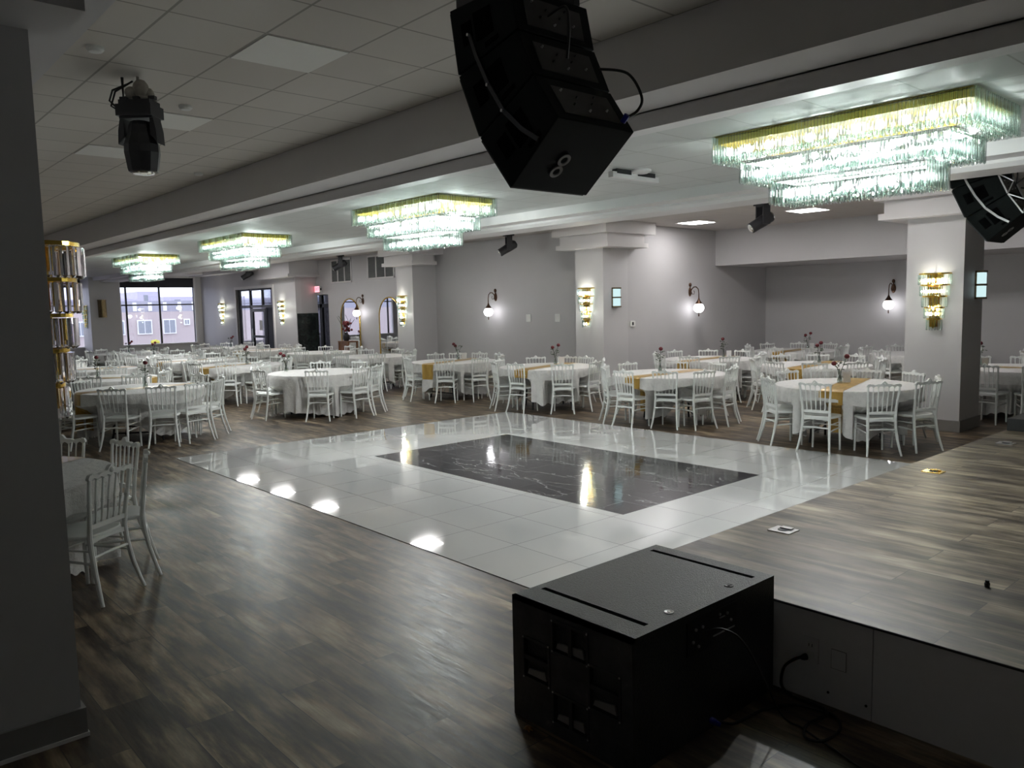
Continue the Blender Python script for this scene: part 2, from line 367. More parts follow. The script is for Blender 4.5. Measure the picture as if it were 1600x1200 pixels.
# ---- beams
def beam(name, poly, label, x0=XW, x1=XE, mat='trim'):
    return struct(name, MB().prism(poly, x0, x1, 'x'), mat, label, 'beam')
beam('trim_1', [(4.20, 3.86), (4.20, 3.386), (4.15, 3.386), (4.15, 3.259), (4.55, 3.259), (4.55, 3.14), (4.70, 3.14), (4.70, ZB), (4.8, ZB), (4.8, 3.86)], 'stepped plaster beam between near ceiling and chandelier bay')
beam('trim_2', [(7.85, 3.75), (7.85, 3.13), (8.12, 3.13), (8.12, 3.10), (8.16, 3.06), (8.62, 3.06), (8.62, 3.75)], 'stepped plaster beam behind the chandeliers')
beam('trim_3', [(-.25, 3.75), (-.25, 3.25), (1.11, 3.25), (1.11, 3.75)], 'plaster beam over the near pillar', mat='wallw')
struct('trim_4', MB().box((CM, 15.99, 2.74), (XE, YBACK, ZA + .05)), 'wall', 'deep grey bulkhead across the alcove', 'beam')
# far row beam drop at the entrance, dark valance line
struct('trim_5', MB().box((XW, 11.62, 3.33), (-26.4, YC, ZA)), 'trim', 'plaster soffit over the entrance wall', 'beam')

# ---- pillars with stepped capitals
def pillar(name, xr, y0, y1, label, back=None, top=3.0, cap=True, xl=None, capz=None):
    xl = xl if xl is not None else xr - CW
    struct(name, MB().box((xl, y0, 0), (xr, y1, ZN)), 'wallw', label, 'pillar')
    b_ = MB(); e = .018
    b_.box((xl - e, y0 - e, 0), (xr + e, y1 + e, .16)); struct('baseboard_pillar', b_, 'base', 'grey rubber base around the ' + label.split(' with')[0], 'baseboard')
    if cap:
        c = MB(); yb = back if back else y1 + .42
        c.box((xl - .27, y0 - .17, 3.13), (xr + .27, yb - .25, 3.31))
        c.box((xl - .33, y0 - .23, 3.04), (xr + .33, yb - .19, 3.13)); c.box((xl - .36, y0 - .32, 3.31), (xr + .37, yb, ZA + .02))
        struct('trim_capital', c, 'trim', 'stepped white capital on the ' + label.split(' with')[0], 'capital')
pillar('wall_pillar', CR, YC, YC + .76, 'right pillar with gold crystal sconce')
pillar('wall_pillar', CM, YC, YWALL, 'middle pillar with lit crystal sconce', back=13.3)
pillar('wall_pillar', C3, YC, YWALL, 'pillar right of the mirrors with lit sconce', back=YWALL)
# foreground pillar
struct('wall_pillar', MB().box((-4.70, -.3, 0), (-3.93, .81, 3.3)), 'wall', 'dark foreground pillar at the left edge', 'pillar')
struct('baseboard_pillar', MB().box((-4.718, -.32, 0), (-3.912, .828, .135)), 'base', 'dark grey base of the foreground pillar', 'baseboard')
struct('trim_base', MB().box((-4.724, -.326, 0), (-3.906, .834, .018)), 'trim', 'pale bead along the foot of the foreground pillar', 'baseboard')
struct('trim_capital', MB().box((-5.1, -.5, 3.12), (-3.56, .94, 3.25)), 'wallw', 'dim capital over the foreground pillar', 'capital')
# entrance pillar strip: cap band at the corner
struct('trim_capital', MB().box((-26.3, 11.72, 3.0), (C4 + .25, YWALL, 3.1)).box((-26.2, 11.8, 3.1), (C4 + .18, YWALL, ZA)), 'wallw', 'pale cap band at the entrance wall corner', 'capital')
# window wall pier
struct('wall_pier', MB().box((XW, 7.70, 0), (-31.2, 8.70, ZN)), 'wallw', 'grey pier with bronze sconce between the windows', 'pillar')
struct('trim_capital', MB().box((XW, 4.8, 3.36), (XW + 1.5, 11.9, ZA)), 'trim', 'plaster soffit over the windows', 'beam')
# baseboards
struct('baseboard_far', MB().box((-23.34, YWALL - .015, 0), (CM - .2, YWALL, .14)), 'base', 'grey base along the mirror wall', 'baseboard')
struct('baseboard_alcove', MB().box((CM, YWALL, 0), (CM + .015, YBACK, .14)), 'base', 'grey base along the alcove side wall', 'baseboard')
struct('baseboard_back', MB().box((CM, YBACK - .015, 0), (XE, YBACK, .14)), 'base', 'grey base along the alcove back wall', 'baseboard')
struct('baseboard_entrance', MB().box((XW, YC - .015, 0), (DX0, YC, .14)).box((DX1, YC - .015, 0), (C4, YC, .14)), 'base', 'grey base along the entrance wall', 'baseboard')

# ---- glass entrance door
d = tag(link('door_1', None, loc=(DX0, YC, 0)), 'black framed glass entrance door with transom and sidelight', 'door', kind='structure')
W = DX1 - DX0
f = MB(); f.box((-.10, -.03, 0), (0, .04, DZ + .1)); f.box((W, -.03, 0), (W + .1, .04, DZ + .1)); f.box((0, -.03, DZ), (W, .04, DZ + .1))
part('door_casing', f, 'trim', d, 'white casing', False)
f = MB(); t = .06
for x in (0, W - t): f.box((x, .06, 0), (x + t, .14, DZ))
f.box((0, .06, DZ - t), (W, .14, DZ)); f.box((0, .06, 2.04), (W, .14, 2.14)); f.box((1.0, .06, 0), (1.08, .14, DZ)); f.box((2.02, .06, 2.04), (2.08, .14, DZ)); f.box((2.30, .06, 0), (2.36, .14, 2.04))
part('door_frame', f, 'black', d, smooth=False)
for a, b_, z0, z1 in ((.06, 1.0, 2.14, DZ - .06), (1.08, 2.02, 2.14, DZ - .06), (2.08, W - .06, 2.14, DZ - .06), (.06, 1.0, 0, 2.04)):
    part('pane', MB().box((a, .095, z0), (b_, .103, z1)), 'glass', d, smooth=False)
part('side_panel', MB().box((2.36, .08, 0), (W - .06, .12, 2.04)), 'shade', d, 'solid black side panel', False)
l = MB(); l.box((1.10, .05, 0), (1.24, .12, 2.02)); l.box((2.14, .05, 0), (2.28, .12, 2.02)); l.box((1.24, .05, 1.9), (2.14, .12, 2.02)); l.box((1.24, .05, 0), (2.14, .12, .22)); l.box((1.24, .05, .98), (2.14, .12, 1.06))
leaf = part('door_leaf', l, 'black', d, smooth=False)
part('door_handle', MB().tube([(1.30, -.02, .8), (1.30, -.02, 1.3)], .015), 'silver', leaf)
part('pane', MB().box((1.24, .08, .22), (2.14, .088, 1.9)), 'glass', leaf, smooth=False)
part('notice', MB().box((1.75, .06, 1.25), (1.98, .066, 1.6)), 'card', leaf, 'white notice on the glass', False)
# passage door at its end
d = tag(link('door_2', None, loc=(-24.98, 13.32, 0)), 'narrow black framed glass door under the exit sign', 'door', kind='structure')
f = MB(); f.box((.20, -.04, 0), (.36, .04, 2.42)); f.box((-.2, -.04, 2.0), (1.6, .04, 2.12)); f.box((1.5, -.04, 0), (1.62, .04, 2.42)); f.box((-.2, -.04, 0), (-.12, .04, 2.42))
part('door_frame', f, 'black', d, smooth=False)
part('pane', MB().box((-.12, 0, 0), (1.5, .008, 2.42)), 'glass', d, smooth=False)
tag(part('stone_wall', MB().box((-27, 14.0, 0), (-22, 14.2, 3.4)), 'stone', None, smooth=False), 'mottled purple-grey stone wall seen through the exit passage door', 'wall')

# ------------------------------------------------------------------ stage
SX, SY, SZ = -2.835, 3.48, .45
st = thing('stage', 'raised plank-topped stage with white front panels at right', 'stage', (SX, SY, 0))
part('stage_deck', MB().box((0, .0, SZ - .009), (XE - SX - .05, 7.4, SZ)), 'wood2', st, 'pale weathered plank deck', False)
part('edge_strip', MB().box((-.004, -.003, SZ - .012), (XE - SX - .05, .0, SZ - .001)).box((-.004, 0, SZ - .012), (0, 7.4, SZ - .001)), 'black', st, 'thin black edge strip', False)
xs = [0.0, 1.325, 2.63, 3.93, 5.23, 6.53, XE - SX - .05]
for i in range(6):
    part('front_panel', MB().box((xs[i] + .002, .004, 0), (xs[i + 1] - .002, .03, SZ - .010)), 'panelw', st, smooth=False)
part('side_panel', MB().box((0, .004, 0), (.002, 7.4, SZ - .010)), 'panelw', st, smooth=False)
for x in (1.12, 1.30): part('screw', MB().lathe([(.006, 0), (.006, .004)], (x, .004, .066), 8, (0, -1, 0)), 'black', st)
o = thing('wall_outlet', 'white electrical outlet on the stage front with plug in it', 'outlet', (-1.80, SY - .002, .25))
part('cover_plate', MB().box((-.038, -.004, -.06), (.038, .004, .06)), 'panelw', o, smooth=False)
part('socket', MB().box((-.018, -.006, .008), (.018, -.003, .042)), 'whitep', o, smooth=False)
part('socket', MB().box((-.018, -.006, -.042), (.018, -.003, -.008)), 'whitep', o, smooth=False)
part('socket_slots', MB().box((-.010, -.0075, .018), (-.007, -.005, .032)).box((.006, -.0075, .018), (.009, -.005, .032)), 'black', o, smooth=False)
o = thing('blank_plate', 'blank square cover plate right of the outlet on stage front', 'wall plate', (-1.665, SY - .001, .24))
part('cover_plate', MB().box((-.034, -.002, -.045), (.034, .003, .045)), 'panelw', o, smooth=False)
part('shadow_gap', MB().box((-.0365, -.0005, -.0475), (.0365, .002, .0475)), 'base', o, smooth=False)
for (x, y, lab) in ((-2.57, 4.58, 'open silver floor socket plate nearest on the stage deck'), (-2.57, 7.01, 'brass floor socket plate, middle one on the stage edge'), (-2.57, 8.83, 'floor socket plate farthest back on the stage deck')):
    o = thing('floor_socket', lab, 'floor socket', (x, y, SZ), group='floor sockets along the stage edge')
    mt = 'gold' if y == 7.01 else 'silver'
    part('cover_plate', MB().box((-.075, -.065, 0), (.075, .065, .006)), mt, o, smooth=False)
    part('socket', MB().lathe([(.035, .006), (.035, .009)], (0, 0, 0), 16), 'black', o)
    part('lid', MB().box((-.03, .01, .008), (.045, .05, .016)), mt, o, smooth=False)
o = tag(link('rubber_cap', MB().lathe([(.012, 0), (.014, .02), (.010, .024), (.010, .036)], (0, 0, 0), 12).mesh('rubber_cap', 'black'), loc=(-1.33, 4.37, SZ)), 'tiny black rubber cap standing on the stage deck', 'cap')
o = thing('stage_box', 'low black box sitting at the far left of the stage', 'box', (-2.82, 9.70, SZ))
bevel(part('cabinet', MB().box((0, 0, 0), (1.5, .7, .135)), 'spk', o, smooth=False), .006)
part('top_recess', MB().box((.25, .2, .135), (1.2, .45, .139)), 'black', o, smooth=False)

# ------------------------------------------------------------------ subwoofer
SBX0, SBX1, SBY0, SBY1, SBH = -2.70, -1.98, 2.37, 3.445, .58
sb = thing('subwoofer', 'large black subwoofer on the floor against the stage corner', 'speaker', (SBX0, SBY0, 0))
w_, l_ = SBX1 - SBX0, SBY1 - SBY0
c = MB()
# cabinet with real skid grooves: top made of strips around two slots
gx0, gx1 = .045, w_ - .055
for (y0, y1) in ((0, .145), (.175, .965), (.995, l_)):
    c.box((0, y0, SBH - .02), (w_, y1, SBH))
for (y0, y1) in ((.145, .175), (.965, .995)):
    c.box((0, y0, SBH - .02), (gx0, y1, SBH)); c.box((gx1, y0, SBH - .02), (w_, y1, SBH))
c.box((0, .02, .0), (w_, l_, SBH - .02))
part('cabinet', c, 'spk', sb, smooth=False)
# scuffed front face with four handle openings
f = MB()
hs = [(.255, .41, .38, .545), (.105, .255, .225, .42), (.50, .255, .62, .42), (.255, .105, .38, .245)]
hs = [(.27, .395, .47, .525), (.08, .215, .235, .395), (.49, .215, .65, .395), (.27, .065, .47, .195)]
xsb = sorted({0, w_} | {h[0] for h in hs} | {h[2] for h in hs}); zsb = sorted({0, SBH} | {h[1] for h in hs} | {h[3] for h in hs})
for i in range(len(xsb) - 1):
    for j in range(len(zsb) - 1):
        cx_, cz_ = (xsb[i] + xsb[i + 1]) / 2, (zsb[j] + zsb[j + 1]) / 2
        if any(h[0] < cx_ < h[2] and h[1] < cz_ < h[3] for h in hs): continue
        f.box((xsb[i], 0, zsb[j]), (xsb[i + 1], .02, zsb[j + 1]))
part('face_panel', f, 'scuff', sb, 'scuffed dark face with four hand holes', False)
for i, (a, b_, c_, d_) in enumerate(hs):
    h = MB(); t = .012
    h.box((a - t, -.004, b_ - t), (a, .004, d_ + t)); h.box((c_, -.004, b_ - t), (c_ + t, .004, d_ + t)); h.box((a, -.004, b_ - t), (c_, .004, b_)); h.box((a, -.004, d_), (c_, .004, d_ + t))
    if i in (0, 3): h.box(((a + c_) / 2 - .008, -.002, b_), ((a + c_) / 2 + .012, .014, d_))
    else: h.box((a, -.002, (b_ + d_) / 2 - .008), (c_, .014, (b_ + d_) / 2 + .012))
    hd = part('handle', h, 'plastic', sb, 'recessed black handle', False)
    for x, z in ((a, b_), (c_, b_), (a, d_), (c_, d_)): part('screw', MB().lathe([(.005, 0), (.004, .002)], (x + (-.005 if x == a else .005), -.004, z + (-.005 if z == b_ else .005)), 8, (0, -1, 0)), 'silver', hd)
    part('lip', MB().prism([(a + .01, b_ + .01), (c_ - .02, b_ + .01), (c_ - .03, b_ + .05), (a + .02, b_ + .035)], .006, .016, 'y'), 'base', hd, smooth=False)
for y in (.34, .80): part('pole_socket', MB().lathe([(.022, 0), (.022, .003), (.016, .003), (.013, .001), (.007, .001), (.007, .004), (.003, .004)], (w_ - .075, y, SBH), 20), 'silver' if y == .34 else 'black', sb)
ap = part('amplifier_panel', MB().box((w_, .36, .39), (w_ + .006, .74, .545)), 'black', sb, 'black amplifier panel', False)
for y, z in ((.42, .50), (.47, .50), (.40, .45), (.66, .51), (.69, .47), (.60, .52), (.44, .42)): part('knob', MB().lathe([(.007, 0), (.007, .006), (.003, .008)], (w_ + .006, y, z), 10, (1, 0, 0)), 'silver', ap)
part('connector_strip', MB().box((w_ + .006, .55, .43), (w_ + .010, .72, .435)).box((w_ + .006, .60, .50), (w_ + .010, .64, .505)), 'silver', ap, smooth=False)

def cable(name, pts, r, label, cat='cable', mat='cord', sub=4):
    # Catmull-Rom through the points
    P = [Vector(p) for p in pts]; Q = []
    for i in range(len(P) - 1):
        a, b_, c_, d_ = P[max(i - 1, 0)], P[i], P[i + 1], P[min(i + 2, len(P) - 1)]
        for k in range(sub * 2):
            t = k / (sub * 2)
            Q.append(.5 * ((2 * b_) + (c_ - a) * t + (2 * a - 5 * b_ + 4 * c_ - d_) * t * t + (3 * b_ - a - 3 * c_ + d_) * t ** 3))
    Q.append(P[-1]); z = min(q.z for q in Q)
    mb = MB().tube([tuple(q) for q in Q], r, 8)
    if cat: return tag(link(name, mb.mesh(name, mat)), label, cat)
    return mb
cable('signal_cable', [(-1.97, 2.84, .475), (-1.90, 2.88, .50), (-1.84, 2.95, .44), (-1.78, 3.02, .27), (-1.77, 3.12, .10), (-1.76, 3.20, .012), (-1.70, 3.20, .008), (-1.62, 3.17, .008), (-1.50, 3.13, .008), (-1.39, 3.09, .008), (-1.2, 3.04, .008)], .0045, 'thin black cable from the subwoofer panel trailing over the floor')
pc = cable('power_cable', [(-1.995, 2.93, .035), (-1.93, 3.00, .009), (-1.91, 3.10, .009), (-1.89, 3.24, .009), (-1.82, 3.36, .009), (-1.70, 3.40, .010), (-1.62, 3.38, .012), (-1.56, 3.28, .016), (-1.57, 3.15, .016), (-1.64, 3.13, .012), (-1.68, 3.22, .020), (-1.66, 3.36, .024), (-1.72, 3.43, .010), (-1.86, 3.43, .009), (-1.93, 3.44, .04), (-1.92, 3.44, .13), (-1.87, 3.43, .19), (-1.83, 3.45, .215)], .007, 'black power cable coiled beside the subwoofer, plugged into outlet')
part('connector', MB().lathe([(.016, 0), (.016, .03), (.012, .034), (.010, .055)], (-1.99, 2.915, .04), 12, (.9, .4, -.35)), 'blue', pc, 'blue power connector')
part('plug', MB().lathe([(.009, 0), (.015, .015), (.016, .03)], (-1.832, 3.44, .212), 10, (.5, .85, .1)), 'cord', pc, 'black plug')
part('cord_band', MB().tube([(-1.876, 3.432, .185), (-1.85, 3.44, .205)], .0078, 8), 'orangec', pc, 'orange band')
lf = MB()
for k in range(7):
    a = k * .9; lf.tube([(0, 0, .004), (.012 * math.cos(a), .012 * math.sin(a), .012), (.026 * math.cos(a + .3), .022 * math.sin(a + .3), .004 + .006 * (k % 2))], [.002, .006, .001], 5)
tag(link('dry_leaf', lf.mesh('dry_leaf', 'dry'), loc=(-2.54, 2.31, 0)), 'small crumpled tan leaf on the floor by the subwoofer', 'debris')

# ------------------------------------------------------------------ line arrays
def line_array(name, label, off, Y, W, bar, frame):
    F = [(-3.345, 3.428), (-3.285, 3.09), (-3.13, 2.76), (-2.90, 2.483)]
    R = [(-2.885, 3.43), (-2.834, 3.203), (-2.73, 2.977), (-2.574, 2.752)]
    cx, cz = F[3]
    t = thing(name, label, 'speaker', (cx + off[0], Y, cz + off[1]), group='hanging line arrays over the stage')
    L = lambda p: (p[0] - cx, p[1] - cz)
    F = [L(p) for p in F]; R = [L(p) for p in R]
    for i in range(3):
        f0, f1, r0, r1 = F[i], F[i + 1], R[i], R[i + 1]
        lp = lambda a, b_, t_: (a[0] + (b_[0] - a[0]) * t_, a[1] + (b_[1] - a[1]) * t_)
        g = .012
        a, b_ = lp(f0, f1, g), lp(f0, f1, 1 - g); c_, d_ = lp(r0, r1, 1 - g * 1.5), lp(r0, r1, g * 1.5)
        bx = bevel(part('cabinet', MB().prism([a, b_, c_, d_], 0, W, 'y'), 'arr', t, smooth=False), .005)
        # front grille
        ux, uz = (b_[0] - a[0]), (b_[1] - a[1]); ln = math.hypot(ux, uz); nx, nz = uz / ln, -ux / ln
        if nx > 0: nx, nz = -nx, -nz
        part('grille', MB().prism([lp(a, b_, .03), lp(a, b_, .97), (lp(a, b_, .97)[0] + nx * .012, lp(a, b_, .97)[1] + nz * .012), (lp(a, b_, .03)[0] + nx * .012, lp(a, b_, .03)[1] + nz * .012)], .01, W - .01, 'y'), 'black', bx, smooth=False)
        # side recesses: flat near-black plates, the inner shade is in their colour
        def uv(u, v_):  # u front->rear, v top->bottom
            p = lp(a, b_, v_); q = lp(d_, c_, v_); return lp(p, q, u)
        for (u0, u1, v0, v1) in ((.16, .33, .30, .66), (.38, .66, .22, .72), (.50, .72, .82, .90)):
            part('hand_recess_shade', MB().prism([uv(u0, v0), uv(u0, v1), uv(u1, v1), uv(u1, v0)], -.004, .0, 'y'), 'void', bx, smooth=False)
        # rear amplifier
        am = MB(); rx, rz = (c_[0] - d_[0]), (c_[1] - d_[1]); rl = math.hypot(rx, rz); mx_, mz_ = -rz / rl, rx / rl
        if mx_ < 0: mx_, mz_ = -mx_, -mz_
        def rp(v_, o_): p = lp(d_, c_, v_); return (p[0] + mx_ * o_, p[1] + mz_ * o_)
        am.prism([rp(.2, 0), rp(.85, 0), rp(.85, .004), rp(.2, .004)], .07, W - .07, 'y')
        ap_ = part('amplifier_panel', am, 'black', bx, smooth=False)
        for q in range(7):
            p = rp(.3 + .1 * ((q * 3) % 5), .004); part('connector', MB().lathe([(.006, 0), (.004, .012)], (p[0], .12 + .045 * q, p[1]), 8, (mx_, 0, mz_)), 'silver' if q % 3 == 0 else 'black', ap_)
        if frame:
            e = MB(); e.prism([rp(0, .0), rp(1, 0), rp(1, .014), rp(0, .014)], -.002, .012, 'y'); e.prism([rp(0, .0), rp(1, 0), rp(1, .014), rp(0, .014)], W - .012, W + .002, 'y')
            e.tube([(rp(.02, .012)[0], .0, rp(.02, .012)[1]), (rp(.6, .10)[0], .03, rp(.6, .10)[1]), (rp(1, .012)[0], .0, rp(1, .012)[1])], .008)
            part('rear_frame', e, 'silver', bx, 'silver rear frame', False)
    # curved rigging bar on the near side
    pts = []
    for i, (u, v_) in enumerate(((.30, .55), (.36, .95), (.40, 1.5), (.47, 2.05), (.55, 2.55), (.66, 2.93))):
        k = min(2, int(v_)); tt = v_ - k
        p = (F[k][0] + (F[k + 1][0] - F[k][0]) * tt, F[k][1] + (F[k + 1][1] - F[k][1]) * tt); q = (R[k][0] + (R[k + 1][0] - R[k][0]) * tt, R[k][1] + (R[k + 1][1] - R[k][1]) * tt)
        pts.append((p[0] + (q[0] - p[0]) * u, p[1] + (q[1] - p[1]) * u))
    rb = MB(); hw = .011
    for i in range(len(pts) - 1):
        a, b_ = pts[i], pts[i + 1]; dx, dz = b_[0] - a[0], b_[1] - a[1]; ln = math.hypot(dx, dz); px, pz = -dz / ln * hw, dx / ln * hw
        rb.prism([(a[0] + px, a[1] + pz), (b_[0] + px, b_[1] + pz), (b_[0] - px, b_[1] - pz), (a[0] - px, a[1] - pz)], -.014, -.005, 'y')
    part('rigging_bar', rb, bar, t, 'curved rigging bar on the side', False)
    for p in (pts[0], pts[2], pts[3]): part('pin', MB().lathe([(.008, 0), (.008, .022)], (p[0], -.004, p[1]), 8, (0, -1, 0)), 'silver', t)
    # figure-eight bracket under the lowest cabinet
    bx_, bz_ = (R[3][0] - F[3][0]), (R[3][1] - F[3][1]); bl = math.hypot(bx_, bz_); ux, uz = bx_ / bl, bz_ / bl; nx, nz = uz, -ux
    br_ = MB()
    for s_ in (-.036, .036):
        cpt = (F[3][0] + ux * (bl * .40 + s_) + nx * .001, W * .38, F[3][1] + uz * (bl * .40 + s_) + nz * .001)
        prof = [(.020, 0), (.036, 0), (.036, .005), (.020, .005)]
        Rm = Vector((0, 0, 1)).rotation_difference(Vector((nx, 0, nz))).to_matrix(); sg = 20
        vs = [Vector(cpt) + Rm @ Vector((r * math.cos(2 * PI * k / sg), r * math.sin(2 * PI * k / sg), z)) for r, z in prof for k in range(sg)]
        br_.add(vs, [(i * sg + k, i * sg + (k + 1) % sg, ((i + 1) % 4) * sg + (k + 1) % sg, ((i + 1) % 4) * sg + k) for i in range(4) for k in range(sg)])
    part('bracket', br_, 'base', t, 'grey figure-eight bracket underneath')
    # bumper frame and hoist chains
    tb = MB(); z0 = F[0][1] + .01
    tb.box((F[0][0] + .02, .03, z0), (R[0][0] - .02, .07, z0 + .05)); tb.box((F[0][0] + .02, W - .07, z0), (R[0][0] - .02, W - .03, z0 + .05)); tb.box((F[0][0] + .15, .03, z0), (F[0][0] + .20, W - .03, z0 + .05))
    part('bumper_frame', tb, 'black', t, smooth=False)
    top = ZN if Y < 4 else ZA
    for xx in (F[0][0] + .17, R[0][0] - .12): part('chain', MB().tube([(xx, W / 2, z0 + .03), (xx, W / 2, top - (cz + off[1]))], .008, 6), 'black', t)
    # cable loops behind
    cb = MB(); x1, z1 = R[1]; x2, z2 = R[2]; x3, z3 = R[3]
    def cr(pts): return cable('c', pts, .007, '', cat=None)
    o1 = part('link_cable', cr([(x2 + .0, W - .08, z2 + .10), (x2 + .13, W - .02, z2 + .06), (x2 + .20, W, z2 - .06), (x3 + .05, W - .04, z3 + .09), (x3 + .0, W - .09, z3 + .05)]), 'cord', t)
    part('link_cable', cr([(x1, .2, z1 + .1), (x1 + .10, .22, z1 + .12), (x1 + .14, .2, z1), (x2 + .02, .2, z2 + .1)]), 'cord', t)
    part('connector', MB().lathe([(.014, 0), (.014, .04)], (x3 + .0, W - .09, z3 + .04), 10, (.7, 0, .7)), 'blue', o1, 'blue connector')
    if frame:
        part('link_cable', cr([(x1 + .02, .1, z1 + .12), (x1 + .22, .12, z1 + .16), (x1 + .30, .2, z1 - .02), (x1 + .42, .2, z1 + .05)]), 'whitep', t, 'pale loose cable')
        part('link_cable', cr([(x2 + .02, .15, z2 + .1), (x2 + .20, .15, z2 + .2), (x2 + .28, .2, z2 + .02), (x2 + .12, .2, z2 - .1), (x3 + .04, .2, z3 + .05)]), 'cord', t)
    return t
line_array('line_array', 'big black line array speaker hanging at top centre', (0, 0), 2.6, .53, 'plastic', False)
line_array('line_array', 'smaller-looking black line array with silver bar hanging at right edge', (-.19, .02), 9.75, .53, 'silver', True)

# ------------------------------------------------------------------ chairs
bk = lambda z: -.185 - max(0., z - .46) * .13      # back rake
def chair_parts():
    P = []
    # seat: rounded trapezoid, dished top
    out_ = []
    for k in range(32):
        a = 2 * PI * k / 32; ca, sa = math.cos(a), math.sin(a)
        x = .205 * math.copysign(abs(ca) ** .5, ca); y = .19 * math.copysign(abs(sa) ** .5, sa)
        out_.append((x * (1 + .06 * y / .19), y))
    s = MB(); n = 32; vs = []
    for sc_, z in ((.9, .428), (1., .434), (1., .452), (.96, .460), (.6, .455), (.05, .452)):
        vs += [(x * sc_, y * sc_, z) for x, y in out_]
    fs = [tuple(range(n))[::-1]] + [(i * n + k, i * n + (k + 1) % n, (i + 1) * n + (k + 1) % n, (i + 1) * n + k) for i in range(5) for k in range(n)] + [tuple(range(5 * n, 6 * n))]
    s.add(vs, fs); P.append(('seat', s))
    for sx in (-1, 1):
        P.append(('leg', MB().tube([(sx * .175, .155, 0), (sx * .172, .155, .14), (sx * .17, .152, .30), (sx * .168, .150, .43)], [.012, .014, .016, .018], 8)))
    for sx in (-1, 1):
        pts = [(sx * .208, -.285, 0), (sx * .196, -.262, .07), (sx * .180, -.225, .20), (sx * .170, -.198, .34), (sx * .167, -.187, .45), (sx * .170, bk(.56), .56), (sx * .178, bk(.66), .66), (sx * .178, bk(.665), .665), (sx * .179, bk(.68), .68), (sx * .180, bk(.685), .685), (sx * .188, bk(.78), .78), (sx * .190, bk(.85), .85)]
        P.append(('leg', MB().tube(pts, [.012, .0135, .016, .0175, .018, .016, .0145, .018, .018, .0145, .013, .013], 8)))
    # crest rail, scalloped
    N = 60; top_, bot = [], []
    for i in range(N + 1):
        x = -.208 + .416 * i / N; ax = abs(x)
        t = .868 + .036 * math.exp(-(x / .038) ** 2) + .012 * abs(math.cos(ax * PI / .075)) + (.012 if ax > .17 else 0) - (.03 * ((ax - .19) / .018) ** 2 if ax > .19 else 0)
        u = ((x + .19) / .38) * 6
        b_ = .838 + .016 * math.sin((u % 1) * PI) if 0 <= u <= 6 else .838 + .012 * min(1, (ax - .19) / .018)
        top_.append((x, t)); bot.append((x, b_))
    c = MB(); th = .013
    rows = []
    for dy, ins in ((-th, .004), (-th, .0), (th, .0), (th, .004)):
        pass
    vs = []
    for (x, t), (_, b_) in zip(top_, bot):
        vs += [(x, bk(b_) - th, b_), (x, bk(t) - th, t), (x, bk(t) + th, t), (x, bk(b_) + th, b_)]
    fs = [(i * 4 + k, i * 4 + (k + 1) % 4, (i + 1) * 4 + (k + 1) % 4, (i + 1) * 4 + k) for i in range(N) for k in range(4)] + [(0, 3, 2, 1), (N * 4, N * 4 + 1, N * 4 + 2, N * 4 + 3)]
    c.add(vs, fs); c.ball((0, bk(.88) - .012, .882), .020, 8, 5); P.append(('crest_rail', c))
    P.append(('back_rail', MB().prism([(-.172, .505), (.172, .505), (.172, .535), (0, .540), (-.172, .535)], bk(.52) - .010, bk(.52) + .010, 'y')))
    for k in range(5):
        xb = (-.112 + .056 * k); xt = (-.19 + .38 * (k + 1) / 6)
        q = lambda t: (xb + (xt - xb) * t, bk(.53 + .315 * t), .53 + .315 * t)
        P.append(('spindle', MB().tube([q(0), q(.03), q(.08), q(.45), q(.47), q(.49), q(.51), q(.53), q(.95), q(1)], [.0065, .010, .0062, .0085, .0115, .008, .0115, .008, .0065, .010], 6)))
    P.append(('apron', MB().prism([(-.168, .44), (-.168, .405), (-.08, .418), (.08, .418), (.168, .405), (.168, .44)], -.196, -.178, 'y')))
    P.append(('stretcher', MB().tube([(-.174, -.205, .315), (0, -.208, .322), (.174, -.205, .315)], [.009, .011, .009], 8)))
    P.append(('stretcher', MB().tube([(-.171, .152, .315), (0, .152, .315), (.171, .152, .315)], .009, 8)))
    for sx in (-1, 1):
        P.append(('stretcher', MB().tube([(sx * .171, .152, .29), (sx * .176, -.03, .285), (sx * .178, -.212, .275)], [.008, .0105, .008], 8)))
        P.append(('stretcher', MB().tube([(sx * .171, .152, .36), (sx * .172, -.2, .36)], [.007, .007], 6)))
    return P
PARTS = [(n, mb.mesh('chair_' + n, 'chair')) for n, mb in chair_parts()]
allmb = MB()
for n, mb in chair_parts(): allmb.add(mb.v, mb.f)
FAR = allmb.mesh('far_chair', 'chair')
proto = None
def chair(x, y, ang, label, group, full=True):
    """stands at x,y (seat centre), its front (+Y) turned to ang"""
    global proto
    rz = ang - PI / 2
    if not full:
        return tag(link('banquet_chair', FAR, loc=(x, y, 0), rz=rz), label, 'chair', group)
    if proto is None:
        proto = thing('banquet_chair', label, 'chair', (x, y, 0), rz, group)
        for n, me in PARTS: link(n, me, proto)
        return proto
    c = copy_tree(proto); c.location = (x, y, 0); c.rotation_euler = (0, 0, rz); tag(c, label, 'chair', group); return c

